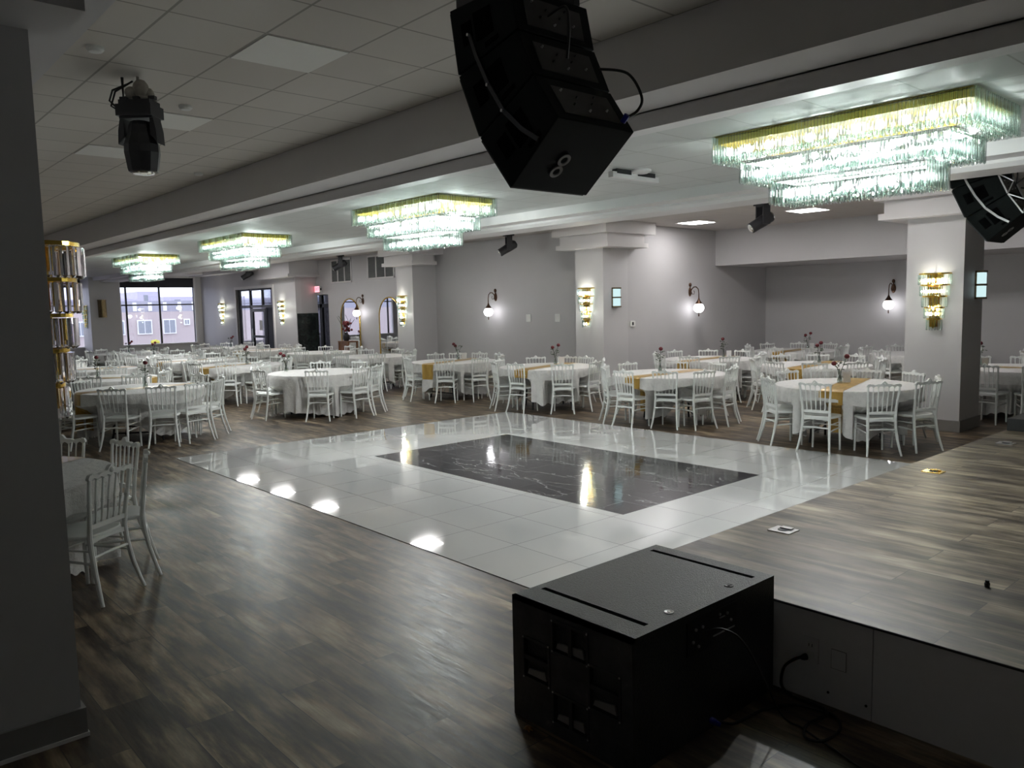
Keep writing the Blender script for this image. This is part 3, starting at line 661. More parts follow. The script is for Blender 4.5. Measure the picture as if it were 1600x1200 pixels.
# ------------------------------------------------------------------ tables
TR = .91
def cloth_fn(seed, hem, swing, chairs, run):
    """radius and height of the cloth: chairs = [(angle, seat front distance)] push the skirt in below seat height"""
    rnd = random.Random(seed); ph = [rnd.uniform(0, 2 * PI) for _ in range(8)]; k4 = rnd.choice([3, 4, 5])
    def dang(a, b): return (a - b + PI) % (2 * PI) - PI
    def hemz(a):
        big = math.sin(k4 * a + ph[4] + .6 * math.sin(a + ph[6])) * .5 + .5
        return hem + swing * (1 - big) ** 1.2 + .012 * math.sin(29 * a + ph[5])
    def rad(a, w):
        w2 = w ** .55
        p1 = 11 * a + ph[0] + 1.1 * math.sin(3 * a + ph[1]); p2 = 26 * a + ph[2] + 1.3 * math.sin(5 * a + ph[3]); p3 = 47 * a + ph[5] + math.sin(7 * a)
        fold = .030 * (abs(math.sin(p1)) ** .8 * 2 - 1) + .019 * math.sin(p2) + .007 * math.sin(p3)
        q = 1.
        if run is not None:
            for rr in (run + PI / 2, run - PI / 2):
                q = min(q, .25 + .75 * min(1, max(0, (abs(dang(a, rr)) - .19) / .12)))
        r = TR * 1.008 + w2 * (fold * q + .012)
        r_in = r
        for ca, dfr in chairs:
            if dfr - .012 >= r: continue
            d_ = abs(dang(a, ca)); t = min(1, max(0, (d_ - .245) / .075)); t = t * t * (3 - 2 * t)
            r_in = min(r_in, (dfr - .022 + .15 * fold) * (1 - t) + r * t)
        ww = min(1, max(0, (w - .31) / .11)); ww = ww * ww * (3 - 2 * ww)
        return r * (1 - ww) + r_in * ww
    return rad, hemz
ZT = .772
def cloth_mesh(rad, hemz):
    N = 216; rows = []
    for r in (0., .4, .8, .975): rows.append([(TR * r * math.cos(2 * PI * i / N), TR * r * math.sin(2 * PI * i / N), ZT) for i in range(N + 1)])
    rows.append([(TR * math.cos(2 * PI * i / N), TR * math.sin(2 * PI * i / N), ZT - .004) for i in range(N + 1)])
    for j in range(12):
        t = j / 11; row = []
        for i in range(N + 1):
            a = 2 * PI * (i % N) / N; r = rad(a, t); z = ZT - .014 - t * (ZT - .014 - max(.012, hemz(a)))
            row.append((r * math.cos(a), r * math.sin(a), z))
        rows.append(row)
    return MB().grid(rows)
def runner_mesh(rad, hemz, run, drops, w=.29):
    n = 12; rows = []
    def line(side, drop):
        out_ = []
        for k in range(8):
            tt = k / 7.; row = []
            for i in range(n + 1):
                x = (-w / 2 + w * i / n) * (1 - .10 * tt); z = ZT - .012 - drop * tt
                ang = side * PI / 2 - side * math.asin(x / (TR + .02)); aw = ang + run
                tz = (ZT - .014 - z) / max(.05, ZT - .014 - max(.012, hemz(aw)))
                r = rad(aw, min(1, max(0, tz))) + .007; row.append((r * math.cos(ang), r * math.sin(ang), z))
            out_.append(row)
        return out_
    a_ = line(-1, drops[0])[::-1]; b_ = line(1, drops[1]); rows = a_
    for yy in (-.98, -.6, -.3, 0, .3, .6, .98):
        rows.append([((-w / 2 + w * i / n), yy * math.sqrt((TR) ** 2 - (-w / 2 + w * i / n) ** 2), ZT + .004) for i in range(n + 1)])
    rows += b_
    m_ = MB().grid(rows)
    # real thickness: a second skin just under the first
    nn = len(m_.v); nf = len(m_.f)
    return m_
def vase_thing(x, y, z, kind, label, rz):
    t = thing('flower_vase', label, 'flower vase', (x, y, z), rz, 'bud vases on the tables')
    prof = [(.034, 0), (.038, .01), (.034, .05), (.016, .10), (.014, .15), (.018, .17), (.016, .17), (.012, .15), (.014, .10), (.030, .05), (.030, .012)]
    part('glass_vase', MB().lathe(prof, (0, 0, 0), 14), 'vase', t)
    heads = {0: [(.10, .02, .36), (-.09, -.02, .27)], 1: [(0.0, .02, .38)], 2: [(-.05, 0, .33), (.06, .03, .37)], 3: [(.09, .02, .34), (.05, -.02, .30)]}[kind]
    st_ = MB()
    for hx, hy, hz in heads:
        st_.tube([(0, 0, .02), (hx * .2, hy * .2, .17), (hx, hy, hz)], .0045, 5)
    st_.tube([(0, 0, .05), (-.03, .02, .2), (-.10 if kind % 2 else .03, .03, .30)], .0035, 5)
    part('stem', st_, 'stem', t)
    for hx, hy, hz in heads:
        r_ = MB().ball((hx, hy, hz), .036, 9, 6, .9)
        for k in range(7):
            a = k * .9; r_.ball((hx + .018 * math.cos(a), hy + .018 * math.sin(a), hz + .008 * (k % 3 - 1)), .018, 6, 4)
        part('rose', r_, 'rose', t)
    lv = MB(); rnd = random.Random(kind * 7 + 3)
    for k in range(16 if kind != 1 else 26):
        a = rnd.uniform(0, 2 * PI); r0 = rnd.uniform(.01, .055); zz = rnd.uniform(.17, .30 if kind != 1 else .34); l_ = .055; tilt = rnd.uniform(-.3, .6)
        c0 = Vector((r0 * math.cos(a), r0 * math.sin(a), zz)); dr = Vector((math.cos(a), math.sin(a), tilt)).normalized(); sd = Vector((-math.sin(a), math.cos(a), .2)).normalized() * .017
        up = Vector((0, 0, .006))
        lv.add([c0, c0 + dr * l_ * .5 + sd + up, c0 + dr * l_, c0 + dr * l_ * .5 - sd + up, c0 + dr * l_ * .5 - Vector((0, 0, .004))], [(0, 1, 2), (0, 2, 3), (0, 4, 1), (1, 4, 2), (2, 4, 3), (3, 4, 0)])
    part('foliage', lv, 'leaf', t, smooth=False)
    return t
topmesh = MB().lathe([(TR - .07, .73), (TR - .06, .735), (TR - .06, .755), (TR - .07, .76)], (0, 0, 0), 48).mesh('table_top', 'tabletop')
legm = {}
for sx in (-1, 1):
    for sy in (-1, 1):
        legm[(sx, sy)] = MB().tube([(sx * .37, sy * .37, 0), (sx * .36, sy * .34, .12), (sx * .36, sy * .28, .5), (sx * .36, sy * .22, .73)], .016, 8).mesh('table_leg', 'black')
bracem = [MB().tube([a, b_], .012).mesh('leg_brace', 'black') for a, b_ in (((-.36, -.27, .55), (.36, -.27, .55)), ((-.36, .27, .55), (.36, .27, .55)), ((-.36, -.34, .13), (-.36, .34, .13)), ((.36, -.34, .13), (.36, .34, .13)))]
DROPS = [(.30, .25), (.55, .2)]
HEMS = [(11, .10, .24), (5, .12, .28), (23, .03, .10), (42, .13, .24)]
CAM = Vector((0, 0))
ORD = ['leftmost', 'second from left', 'third from left', 'fourth from left', 'fifth from left', 'sixth from left', 'seventh from left']
def table(x, y, T, angs, cl=0, clrot=0., run=None, rmesh=0, vase=None, vk=0, vrot=0., card=False, full=True, dist=1.13, dists={}):
    t = thing('round_table', 'round folding table under white cloth, the ' + T, 'table', (x, y, 0), clrot * .5, 'round banquet tables')
    link('tabletop', topmesh, t)
    for k in legm: link('leg', legm[k], t)
    for bm_ in bracem: link('leg_brace', bm_, t)
    ch_ = [(math.radians(a[0] if isinstance(a, tuple) else a), dists.get(i, dist) - .27 - .195) for i, a in enumerate(angs)]
    sd, hm, sw = HEMS[cl]; rad, hemz = cloth_fn(sd + int(clrot * 10), hm, sw, ch_, run)
    o = tag(link('tablecloth', cloth_mesh(rad, hemz).mesh('tablecloth', 'cloth'), loc=(x, y, 0)), 'crushed white cloth draped on the ' + T, 'tablecloth', 'white tablecloths')
    if run is not None:
        tag(link('table_runner', runner_mesh(rad, hemz, run, DROPS[rmesh]).mesh('table_runner', 'runner'), loc=(x, y, 0), rz=run), 'gold satin runner across the ' + T, 'table runner', 'gold runners')
    if vase is not None:
        vase_thing(x + vase[0], y + vase[1], .777, vk, {0: 'glass bud vase with two spreading red roses, ', 1: 'glass vase of one leafy dark rose, ', 2: 'glass bud vase with two roses, ', 3: 'glass vase with dark roses leaning right, '}[vk] + 'on the ' + T, vrot)
        if card:
            c = MB().prism([(-.045, 0), (.045, 0), (0, .005), ], 0, .001, 'y')
            c = MB().box((-.05, -.001, 0), (.05, .001, .14)).prism([(-.03, 0), (.03, 0), (0, .004)], -.03, .03, 'y')
            tag(link('table_card', c.mesh('table_card', 'card', False), loc=(x + vase[0] + .03, y + vase[1] + .14, .777), rz=.75), 'small white card standing on the ' + T, 'card', 'white table cards')
    toc = (CAM - Vector((x, y))).normalized(); right = Vector((-toc.y, toc.x))
    items = []
    for i, a in enumerate(angs):
        tw = 0.
        if isinstance(a, tuple): a, tw = a
        dd = dists.get(i, dist); ar = math.radians(a)
        fx, fy = x + dd * math.cos(ar), y + dd * math.sin(ar)      # where the rear feet stand
        face = ar + PI + math.radians(tw)
        sx, sy = fx + .27 * math.cos(face), fy + .27 * math.sin(face)
        dv = Vector((math.cos(ar), math.sin(ar))); items.append((dv.dot(toc) > .0, dv.dot(right), sx, sy, face))
    for near in (True, False):
        sub = sorted([it for it in items if it[0] == near], key=lambda q: q[1])
        for k, it in enumerate(sub):
            chair(it[2], it[3], it[4], 'white chair, %s on %s side of the %s' % (ORD[min(k, 6)], 'near' if near else 'far', T), 'white banquet chairs', full)
R_ = math.radians
ring = lambda s, n=10: [s + 360 / n * k for k in range(n)]
# far row along the dance floor
table(-4.95, 10.42, 'table beside the right pillar', [-84, -42, (-6, -18), 27, 64, 101, 132, 163, -153, -127], 0, .4, R_(14), 1, (-.12, .05), 0, R_(48), True, dist=1.12)
table(-7.92, 10.45, 'table below the right globe lamp', [-93, (-57, -15), (-23, 8), 10, 42, 78, 120, 168, -155, -129], 1, 1.5, R_(0), 1, (-.25, .1), 1, 0, dist=1.10, dists={1: .95})
table(-10.70, 10.42, 'table below the two wall plates', [-117, -82, (-31, -18), 11, 45, 90, 114, 149, -160], 3, 2.0, R_(14), 0, (-.15, .35), 2, R_(40), True, dist=1.08, dists={1: .98})
table(-13.47, 10.33, 'table right of the arched mirrors', [-122, -102, -48, -8, 30, 75, 110, 138, 165, -155], 0, 3.3, R_(16), 0, (-.25, .3), 3, R_(-120), True, dist=1.10)
table(-16.79, 10.33, 'table below the right arched mirror', ring(-70, 8), 1, .3, None, 0, None, dist=1.12)
table(-19.63, 10.5, 'table below the left arched mirror', ring(-95, 9), 2, 1.0, None, 0, None, full=False)
table(-22.62, 10.2, 'table before the glass entrance door', ring(-60, 10), 3, 0, R_(10), 0, None, full=False)
table(-25.5, 10.3, 'table left of the glass door', ring(-80, 9), 0, 2.2, None, 0, (0, .1), 3, .5, full=False)
# middle rows at left
table(-13.46, 7.13, 'bare table left of dance floor', [(-88, 10), (-30, -12), 11, 33, 60, 109, 150, -150, -118], 2, .7, None, 0, (-.55, -.38), 3, R_(-150), dist=1.22)
table(-16.82, 7.0, 'table behind the bare table', ring(-35), 1, 2.0, R_(20), 0, (0, .2), 2, R_(120), dist=1.15)
table(-19.5, 7.1, 'middle table before the window', ring(-100, 9), 0, 1.2, R_(5), 0, None, full=False)
table(-22.2, 7.15, 'table below the big window', ring(-60, 9), 3, 0, None, 0, (0, -.2), 2, 0, full=False)
table(-25.0, 7.1, 'farthest table below the window', ring(-75, 9), 2, 0, None, 0, (.1, 0), 3, 1., full=False)
table(-13.0, 3.85, 'nearest table in left group', [(-75, 0), (-35, -8), (-5, -20), (22, -10), 45, 79, 115, 165, -150, -112], 0, 5.2, R_(3), 1, (-.12, .1), 1, 0, dist=1.24)
table(-15.66, 4.0, 'second table in left group', ring(-62), 1, 4.1, R_(-40), 0, (.05, -.1), 1, 1.5, dist=1.15)
table(-18.55, 4.5, 'third table in left group', ring(-40, 8), 3, 1.1, R_(-5), 0, None, full=False)
table(-21.6, 4.2, 'fourth table in left group', ring(-55, 8), 2, 1.7, None, 0, None, full=False)
table(-6.68, .80, 'table by the foreground pillar', [(36, 0), (66, 8), 104, 138, 172], 2, .9, R_(32), 0, None, dist=1.17)
# alcove
table(-6.87, 13.3, 'table behind the pillar-side table', ring(-64), 3, .9, R_(6), 0, (.0, .1), 2, R_(70), dist=1.14)
table(-9.31, 13.6, 'table beside the thermostat wall', ring(-75, 9), 0, .9, R_(3), 0, (.15, .3), 1, 2., True, dist=1.12)
table(-9.2, 16.85, 'alcove table with gold runner', ring(-45, 9), 1, .2, R_(5), 0, (.15, .25), 2, R_(30), True, full=False)
table(-6.55, 16.9, 'alcove table left of the pillar', ring(-65, 9), 0, .4, None, 0, (.0, .2), 2, R_(100), True, full=False)
table(-4.05, 14.25, 'table right of the pillar', [-95, -60, -128, -25, 12, 60, 100, 135, 175], 2, 2.4, R_(100), 0, (-.45, -.2), 1, .4, True, dist=1.15)
table(-3.6, 16.9, 'far table right of the pillar', ring(-50, 8), 0, 1.4, R_(95), 0, None, full=False)

# ------------------------------------------------------------------ chandeliers
def rod(mb, x, y, z0, z1, r=.010):
    # hexagonal prism with a pointed foot
    a0 = (x * 37 + y * 91) % 1.
    vs = []
    for z, q in ((z1, r), (z0 + .012, r)):
        vs += [(x + q * math.cos(a0 + k * PI / 3), y + q * math.sin(a0 + k * PI / 3), z) for k in range(6)]
    vs.append((x, y, z0)); n = 6
    fs = [(k, (k + 1) % 6, 6 + (k + 1) % 6, 6 + k) for k in range(6)] + [(6 + k, 6 + (k + 1) % 6, 12) for k in range(6)] + [tuple(range(6))]
    mb.add(vs, fs)
TIERS = [(.97, .45, 3.245, 3.03), (.79, .33, 3.04, 2.86), (.60, .20, 2.88, 2.68)]
def perim(hx, hy, step):
    pts = []; nx, ny = int(round(2 * hx / step)), int(round(2 * hy / step))
    for i in range(nx): pts.append((-hx + 2 * hx * i / nx, -hy))
    for i in range(ny): pts.append((hx, -hy + 2 * hy * i / ny))
    for i in range(nx): pts.append((hx - 2 * hx * i / nx, hy))
    for i in range(ny): pts.append((-hx, hy - 2 * hy * i / ny))
    return pts
BULB = MB().ball((0, 0, 0), .027, 10, 6, 1.3).mesh('bulb', 'bulb')
BULBS = MB().ball((0, 0, 0), .016, 8, 6, 1.6).mesh('sconce_bulb', 'bulbs')
def chandelier(x, label, level, Yc=6.11):
    t = thing('chandelier', label, 'chandelier', (x, Yc, 0), group='tiered crystal chandeliers in the ceiling bay')
    part('ceiling_plate', MB().box((-.955, -.435, ZB - .012), (.955, .435, ZB)), 'plate', t, 'brushed ceiling plate', False)
    singles = 0
    for i, (hx, hy, z1, z0) in enumerate(TIERS):
        fr = MB(); q = .012
        for s_ in (.985, .9):
            a, b_ = hx * s_, hy * s_
            fr.tube([(-a, -b_, z1), (a, -b_, z1), (a, b_, z1), (-a, b_, z1), (-a, -b_, z1)], .005, 6)
        for k in (-.6, 0, .6): fr.tube([(k * hx, -hy, z1), (k * hx, hy, z1)], .006, 6)
        # gold inner reflector strip behind the rod tops
        a, b_ = hx - .03, hy - .03; zt = z1 - .002; zb = z1 - (.06 if i == 0 else .018)
        for (p, r_) in (((-a, -b_), (a, -b_ + .004)), ((-a, b_ - .004), (a, b_)), ((-a, -b_), (-a + .004, b_)), ((a - .004, -b_), (a, b_))): fr.box((p[0], p[1], zb), (r_[0], r_[1], zt))
        tf = part('tier_frame', fr, 'lgold' if i == 0 else 'silver', t, 'gold tier frame' if i == 0 else None)
        n = (11, 9, 7)[i]; zc = (z0 + z1) / 2 - .015; bp = [(-hx + .10 + (2 * hx - .2) * k / (n - 1), sy * (hy - .085), zc) for k in range(n) for sy in (-1, 1)]
        bp += [(sx * (hx - .075), (k - (1 if i < 2 else 0)) * hy * .42, zc) for k in range(3 if i < 2 else 1) for sx in (-1, 1)]
        for p in bp: link('bulb', BULB, tf, p)
        if level == 2:
            mb = MB()
            for j, (px, py) in enumerate(perim(hx, hy, .026)):
                jz = .003 * math.sin(j * 2.1)
                if py == -hy and singles < 100 and j % 2 == 0 and j < 75:
                    s1 = MB(); rod(s1, px, py, z0 + jz, z1, .0105); part('crystal_rod', s1, 'crystal', tf); singles += 1
                else: rod(mb, px, py, z0 + jz, z1, .0105)
            nxt = TIERS[i + 1] if i < 2 else (.40, .06, 0, 0)
            for row in range(1, 4):
                s_ = row / 4.; ax, ay = hx + (nxt[0] - hx) * s_, hy + (nxt[1] - hy) * s_
                for (px, py) in perim(ax, ay, .042):
                    rod(mb, px, py, z0 + .004 * (row % 2), z0 + .055, .0115)
            c = part('crystal_rods', mb, 'crystal', tf); c['kind'] = 'stuff'
        else:
            mb = MB(); st_ = .034 if level == 1 else .05
            for j, (px, py) in enumerate(perim(hx, hy, st_)):
                if level == 1 and py == -hy and singles < 100:
                    s1 = MB(); rod(s1, px, py, z0, z1, st_ * .42); part('crystal_rod', s1, 'crystal', tf); singles += 1
                else: rod(mb, px, py, z0, z1, st_ * .42)
            nxt = TIERS[i + 1] if i < 2 else (.40, .06, 0, 0)
            for row in (1, 2):
                s_ = row / 3.; ax, ay = hx + (nxt[0] - hx) * s_, hy + (nxt[1] - hy) * s_
                for (px, py) in perim(ax, ay, .06): rod(mb, px, py, z0, z0 + .055, .015)
            c = part('crystal_tier', mb, 'crystal', tf); c['kind'] = 'stuff'
    return t
CH = [(-2.87, 'largest-looking crystal chandelier, nearest, at upper right', 2), (-8.58, 'three-tier crystal chandelier second from the right', 1), (-14.14, 'three-tier crystal chandelier third from the right', 0), (-19.7, 'farthest crystal chandelier, small at left', 0), (-25.4, 'small far chandelier hidden beyond the fourth one', 0)]
for x, lab, lv in CH[:4]: chandelier(x, lab, lv)
def plight(x, y, z, p, col=(1, 1, 1), r=.05):
    l = bpy.data.lights.new('lamp', 'POINT'); l.energy = p; l.color = col; l.shadow_soft_size = r
    o = bpy.data.objects.new('lamp_light', l); COL.objects.link(o); o.location = (x, y, z)
    return o
for x, lab, lv in CH[:4]:
    for dx in (-.72, -.36, 0., .36, .72):
        plight(x + dx, 6.11, 3.04, 5.5, (.98, 1, 1), .03)
    plight(x - .25, 6.11, 2.77, 44, (.98, 1, 1), .03); plight(x + .25, 6.11, 2.77, 44, (.98, 1, 1), .03)

# ------------------------------------------------------------------ wall lamps
def crystal_sconce(label, loc, rz, lit=3, indiv=True, scale=1., mat='gold', grp='tiered crystal wall sconces', mat_rod='crystal'):
    """local: wall plane y=0, outwards is +y; top at z=0, .81 tall"""
    t = thing('crystal_sconce', label, 'wall sconce', loc, rz, grp); t.scale = (scale,) * 3
    part('back_plate', MB().prism([(-.11, -.02), (.11, -.02), (.06, -.76), (-.06, -.76)], 0, .015, 'y'), mat, t, smooth=False)
    tiers = [(.22, 0, -.175), (.195, -.16, -.335), (.165, -.32, -.495), (.135, -.48, -.655), (.10, -.64, -.81)]
    for i, (r, z1, z0) in enumerate(tiers):
        fr = MB(); n = 16
        DF = .82 if mat_rod == 'prism' else .62
        arc = [(r * math.cos(PI * k / n), .012 + r * DF * math.sin(PI * k / n)) for k in range(n + 1)]
        band = []
        for k in range(n):
            a, b_ = arc[k], arc[k + 1]
            fr.add([(a[0], a[1], z1 - .018), (b_[0], b_[1], z1 - .018), (b_[0], b_[1], z1), (a[0], a[1], z1), (a[0] * .93, a[1] * .93, z1 - .018), (b_[0] * .93, b_[1] * .93, z1 - .018), (b_[0] * .93, b_[1] * .93, z1), (a[0] * .93, a[1] * .93, z1)],
                   [(0, 1, 2, 3), (4, 7, 6, 5), (3, 2, 6, 7), (0, 4, 5, 1)])
        fr.box((-r, 0, z1 - .018), (r, .014, z1 - .002))
        # inner gold tube cluster
        fr.tube([(0, .05, z1 - .01), (0, .05, z0 + .03)], .012, 8)
        tf = part('tier_ring', fr, mat, t, 'gold tier ring')
        on = lit >= 3 or (lit == 2 and i in (0, 1, 3))
        if on:
            for k in (-1, 0, 1) if i < 3 else (-.6, .6): link('bulb', BULBS, tf, (k * r * .5, .06 + .02 * (k == 0), (z0 + z1) / 2 - .01))
        else:
            for k in (-1, 0, 1): part('candle_tube', MB().tube([(k * r * .28, .06, z1 - .02), (k * r * .28, .06, z0 + .05)], .015, 8), mat, tf)
        big = mat_rod == 'prism'; nr = max(7, int(PI * r * .85 / (.038 if big else .03))); mb = MB()
        for k in range(nr + 1):
            a = PI * k / nr; px, py = r * .99 * math.cos(a), .014 + r * DF * math.sin(a)
            s1 = MB() if indiv else mb
            rod(s1, px, py, z0 + (.012 if i < 4 else 0), z1 - .022, .0165 if big else .0125)
            if indiv: part('crystal_rod', s1, mat_rod, tf, smooth=False)
        if not indiv: part('crystal_tier', mb, 'crystal', tf)
    return t
def on_y(x, ywall): return ((x, ywall, 2.25), PI)          # faces -Y
SCL = [(-4.48, 'gold crystal sconce on the right pillar, partly lit', 2, True), (-11.22, 'lit crystal sconce on the middle pillar', 3, False), (-17.93, 'lit crystal sconce on the pillar right of mirrors', 3, False), (-25.1, 'lit crystal sconce right of the glass entrance door', 3, False), (-30.2, 'lit crystal sconce left of the glass entrance door', 3, False)]
for x, lab, lit, ind in SCL:
    crystal_sconce(lab, (x, YC, 2.25), PI, lit)
    plight(x, YC - .17, 2.12, 5 if lit == 3 else 4, (1, .98, .9), .05); plight(x, YC - .12, 1.75, 4 if lit == 3 else 1.5, (1, .98, .9), .05)
crystal_sconce('large unlit crystal sconce on the foreground pillar, five gold rings', (-4.19, .81, 2.25), 0, 0, True, grp=None, mat_rod='prism')
crystal_sconce('unlit crystal sconce on the window pier side', (-31.75, 7.70, 2.25), PI, 0)
# bronze half-round sconce
t = thing('bronze_sconce', 'unlit bronze half-cylinder sconce on the window pier', 'wall sconce', (-31.2, 8.1, 2.12))
n = 12
t_ = MB().prism([(.14 * math.sin(PI * k / n), -.14 * math.cos(PI * k / n)) for k in range(n + 1)], -.30, .30, 'z')
part('shade', t_, 'antique', t)
part('top_cap', MB().prism([(.15 * math.sin(PI * k / n), -.15 * math.cos(PI * k / n)) for k in range(n + 1)], .30, .33, 'z'), 'antique', t)

def globe_lamp(label, loc, rz):
    """wall plane y=0, outwards +y; origin at globe height on the wall"""
    t = thing('globe_wall_lamp', label, 'wall lamp', loc, rz, 'bronze globe wall lamps')
    pl = MB().lathe([(.015, 0), (.055, .01), (.045, .03), (.02, .04)], (0, 0, .36), 14, (0, 1, 0))
    pl.v = [(x, y, .36 + (z - .36) * 1.9) for x, y, z in pl.v]
    pl.ball((0, .02, .52), .035, 10, 6, 1.3).tube([(0, .02, .44), (0, .02, .50)], .012)
    part('wall_plate', pl, 'bronze', t)
    y = .25
    arm = MB().tube([(0, .03, .36), (0, .06, .42), (0, .12, .47), (0, .18, .47), (0, .235, .42), (0, .25, .33), (0, .25, .20)], [.014, .012, .011, .011, .010, .010, .014], 8)
    arm.tube([(0, .05, .36), (0, .08, .31), (0, .12, .31), (0, .135, .36), (0, .11, .39)], .006, 6)
    part('arm', arm, 'bronze', t)
    part('cap', MB().lathe([(.012, .22), (.03, .17), (.065, .12), (.08, .095), (.07, .085)], (0, y, 0), 14), 'bronze', t)
    part('globe', MB().ball((0, y, 0), .115, 20, 12, .95), 'globe', t, 'glowing white glass globe')
    part('finial', MB().lathe([(.01, -.19), (.014, -.16), (.008, -.13), (.02, -.115), (.02, -.105)], (0, y, 0), 10), 'bronze', t)
    return t
GL = [('lit globe lamp on the wall left of the two plates', (-14.98, YWALL, 1.78), PI, (0, -.45)), ('lit globe lamp on the alcove side wall', (CM, 14.98, 1.78), -PI / 2, (.45, 0)), ('lit globe lamp on the alcove back wall, near right pillar', (-7.62, YBACK, 1.76), PI, (0, -.45)), ('lit globe lamp between the two arched mirrors', (-21.2, YWALL, 1.80), PI, (0, -.45))]
for lab, loc, rz, d_ in GL:
    globe_lamp(lab, loc, rz)

def box_lamp(label, loc, rz):
    t = thing('lantern_sconce', label, 'wall lamp', loc, rz, 'two-light box lanterns')
    f = MB()
    for z in (-.20, -.012, .175): f.box((-.085, 0, z), (.085, .11, z + .028))
    for x in (-.085, .067): f.box((x, .0, -.2), (x + .018, .02, .2))
    part('frame', f, 'antique', t, 'bronze frame', False)
    for z in (-.172, .016): part('shade', MB().box((-.07, .01, z), (.07, .10, z + .159)), 'boxl', t, 'glowing white square shade', False)
    return t
box_lamp('two-light lantern on the middle pillar side', (CM, 12.42, 2.04), -PI / 2)
box_lamp('two-light lantern on the right pillar side', (CR, 12.60, 2.07), -PI / 2)


# ------------------------------------------------------------------ wall items
t = thing('thermostat', 'white thermostat with dark screen on the alcove side wall', 'thermostat', (CM, 12.98, 1.49), -PI / 2)
bevel(part('case', MB().box((-.07, 0, -.06), (.07, .025, .06)), 'whitep', t, smooth=False), .006)
part('screen', MB().box((-.015, .025, -.03), (.04, .027, .035)), 'black', t, smooth=False)
for x, lab in ((-13.80, 'left of two white plates on the bare wall'), (-12.83, 'right of two white plates on the bare wall')):
    t = thing('wall_plate', lab, 'wall plate', (x, YWALL, 1.62), PI, 'white wall plates')
    bevel(part('cover_plate', MB().box((-.08, 0, -.09), (.08, .02, .09)), 'whitep', t, smooth=False), .012, 3)
    part('switch', MB().box((-.02, .02, -.035), (.02, .024, .035)), 'card', t, smooth=False)
def arch_pts(w, h, n=20): return [(-w, 0), (w, 0)] + [(w * math.cos(PI * k / n), h - w + w * math.sin(PI * k / n)) for k in range(n + 1)]
for x, lab in ((-21.97, 'left arched mirror with gold frame'), (-19.72, 'right arched mirror, partly behind the pillar')):
    t = thing('arched_mirror', lab, 'mirror', (x, YWALL - .02, .06), 0, 'arched wall mirrors')
    pts = arch_pts(.56, 2.18)
    part('mirror_glass', MB().prism(pts, -.012, .012, 'y'), 'mirror', t, smooth=False)
    ring_ = [(p[0], -.01, p[1]) for p in pts] + [(pts[0][0], -.01, 0)]
    part('frame', MB().tube(ring_, .02, 8), 'gold', t, 'slim gold frame')
for x, x1, lab in ((-23.07, -21.8, 'left louvered wall vent behind the moving light'), (-20.86, -19.42, 'right louvered wall vent beside the pillar capital')):
    z0 = 2.76 if x < -22 else 2.80; W = x1 - x
    t = thing('louvered_vent', lab, 'vent', (x, YWALL, z0), 0, 'high louvered wall vents'); H = 3.50 - z0
    f = MB(); e = .045
    f.box((0, -.03, 0), (e, 0, H)); f.box((W - e, -.03, 0), (W, 0, H)); f.box((0, -.03, 0), (W, 0, e)); f.box((0, -.03, H - e), (W, 0, H)); f.box((W / 3 - .02, -.03, 0), (W / 3 + .02, 0, H)); f.box((2 * W / 3 - .02, -.03, 0), (2 * W / 3 + .02, 0, H))
    part('frame', f, 'trim', t, 'white frame', False)
    for k in range(3):
        l = MB(); a = k * W / 3 + .025; b_ = (k + 1) * W / 3 - .025; nz = 14
        for j in range(nz):
            z = e + (H - 2 * e) * j / nz
            l.prism([(-.005, z), (-.02, z + .01), (-.022, z + .028), (-.008, z + .018)], a, b_, 'x')
        l.box((a, -.004, e), (b_, -.001, H - e))
        part('louver_panel', l, 'louver', t, 'grey louvres', False)
# exit sign
t = thing('exit_sign', 'red EXIT sign above the passage', 'sign', (-23.98, YWALL, 2.60))
bevel(part('sign_housing', MB().box((-.18, -.06, -.11), (.18, 0, .11)), 'whitep', t, smooth=False), .008)
part('sign_face', MB().box((-.165, -.064, -.095), (.165, -.06, .095)), 'exitbg', t, smooth=False)
cu = bpy.data.curves.new('exit_text', 'FONT'); cu.body = 'EXIT'; cu.size = .15; cu.align_x = 'CENTER'; cu.align_y = 'CENTER'; cu.extrude = .002; cu.materials.append(M['exit'])
oc = bpy.data.objects.new('lettering_curve', cu); me_ = bpy.data.meshes.new_from_object(oc); bpy.data.objects.remove(oc); o = bpy.data.objects.new('lettering', me_); COL.objects.link(o); o.parent = t; o.location = (0, -.067, 0); o.rotation_euler = (PI / 2, 0, 0)
part('end_cap', MB().lathe([(.03, 0), (.03, .03)], (.18, -.03, 0), 12, (1, 0, 0)), 'black', t)

# flower stand before the left mirror
t = thing('wooden_stand', 'brown wooden stand before the left arched mirror', 'stand', (-21.45, 12.40, 0))
part('stand_top', MB().box((-.30, -.18, .92), (.30, .18, .96)), 'darkwood', t, smooth=False)
for sx in (-1, 1):
    for sy in (-1, 1): part('leg', MB().box((sx * .27 - .025, sy * .15 - .025, 0), (sx * .27 + .025, sy * .15 + .025, .92)), 'darkwood', t, smooth=False)
part('front_rail', MB().box((-.27, -.15, .60), (.27, -.13, .92)).box((-.27, -.15, .10), (.27, -.13, .16)), 'darkwood', t, smooth=False)
t = thing('flower_arrangement', 'dark vase of deep red flowers on the wooden stand', 'flowers', (-21.5, 12.38, .96))
part('vase', MB().lathe([(.07, 0), (.10, .08), (.09, .18), (.05, .22), (.06, .25)], (0, 0, 0), 16), 'black', t)
fl = MB(); rnd = random.Random(4)
for k in range(34):
    a = rnd.uniform(0, 2 * PI); r = rnd.uniform(0, .19); fl.ball((r * math.cos(a), r * math.sin(a), rnd.uniform(.30, .58)), rnd.uniform(.025, .05), 7, 5)
part('blossoms', fl, 'rose', t)
tw = MB()
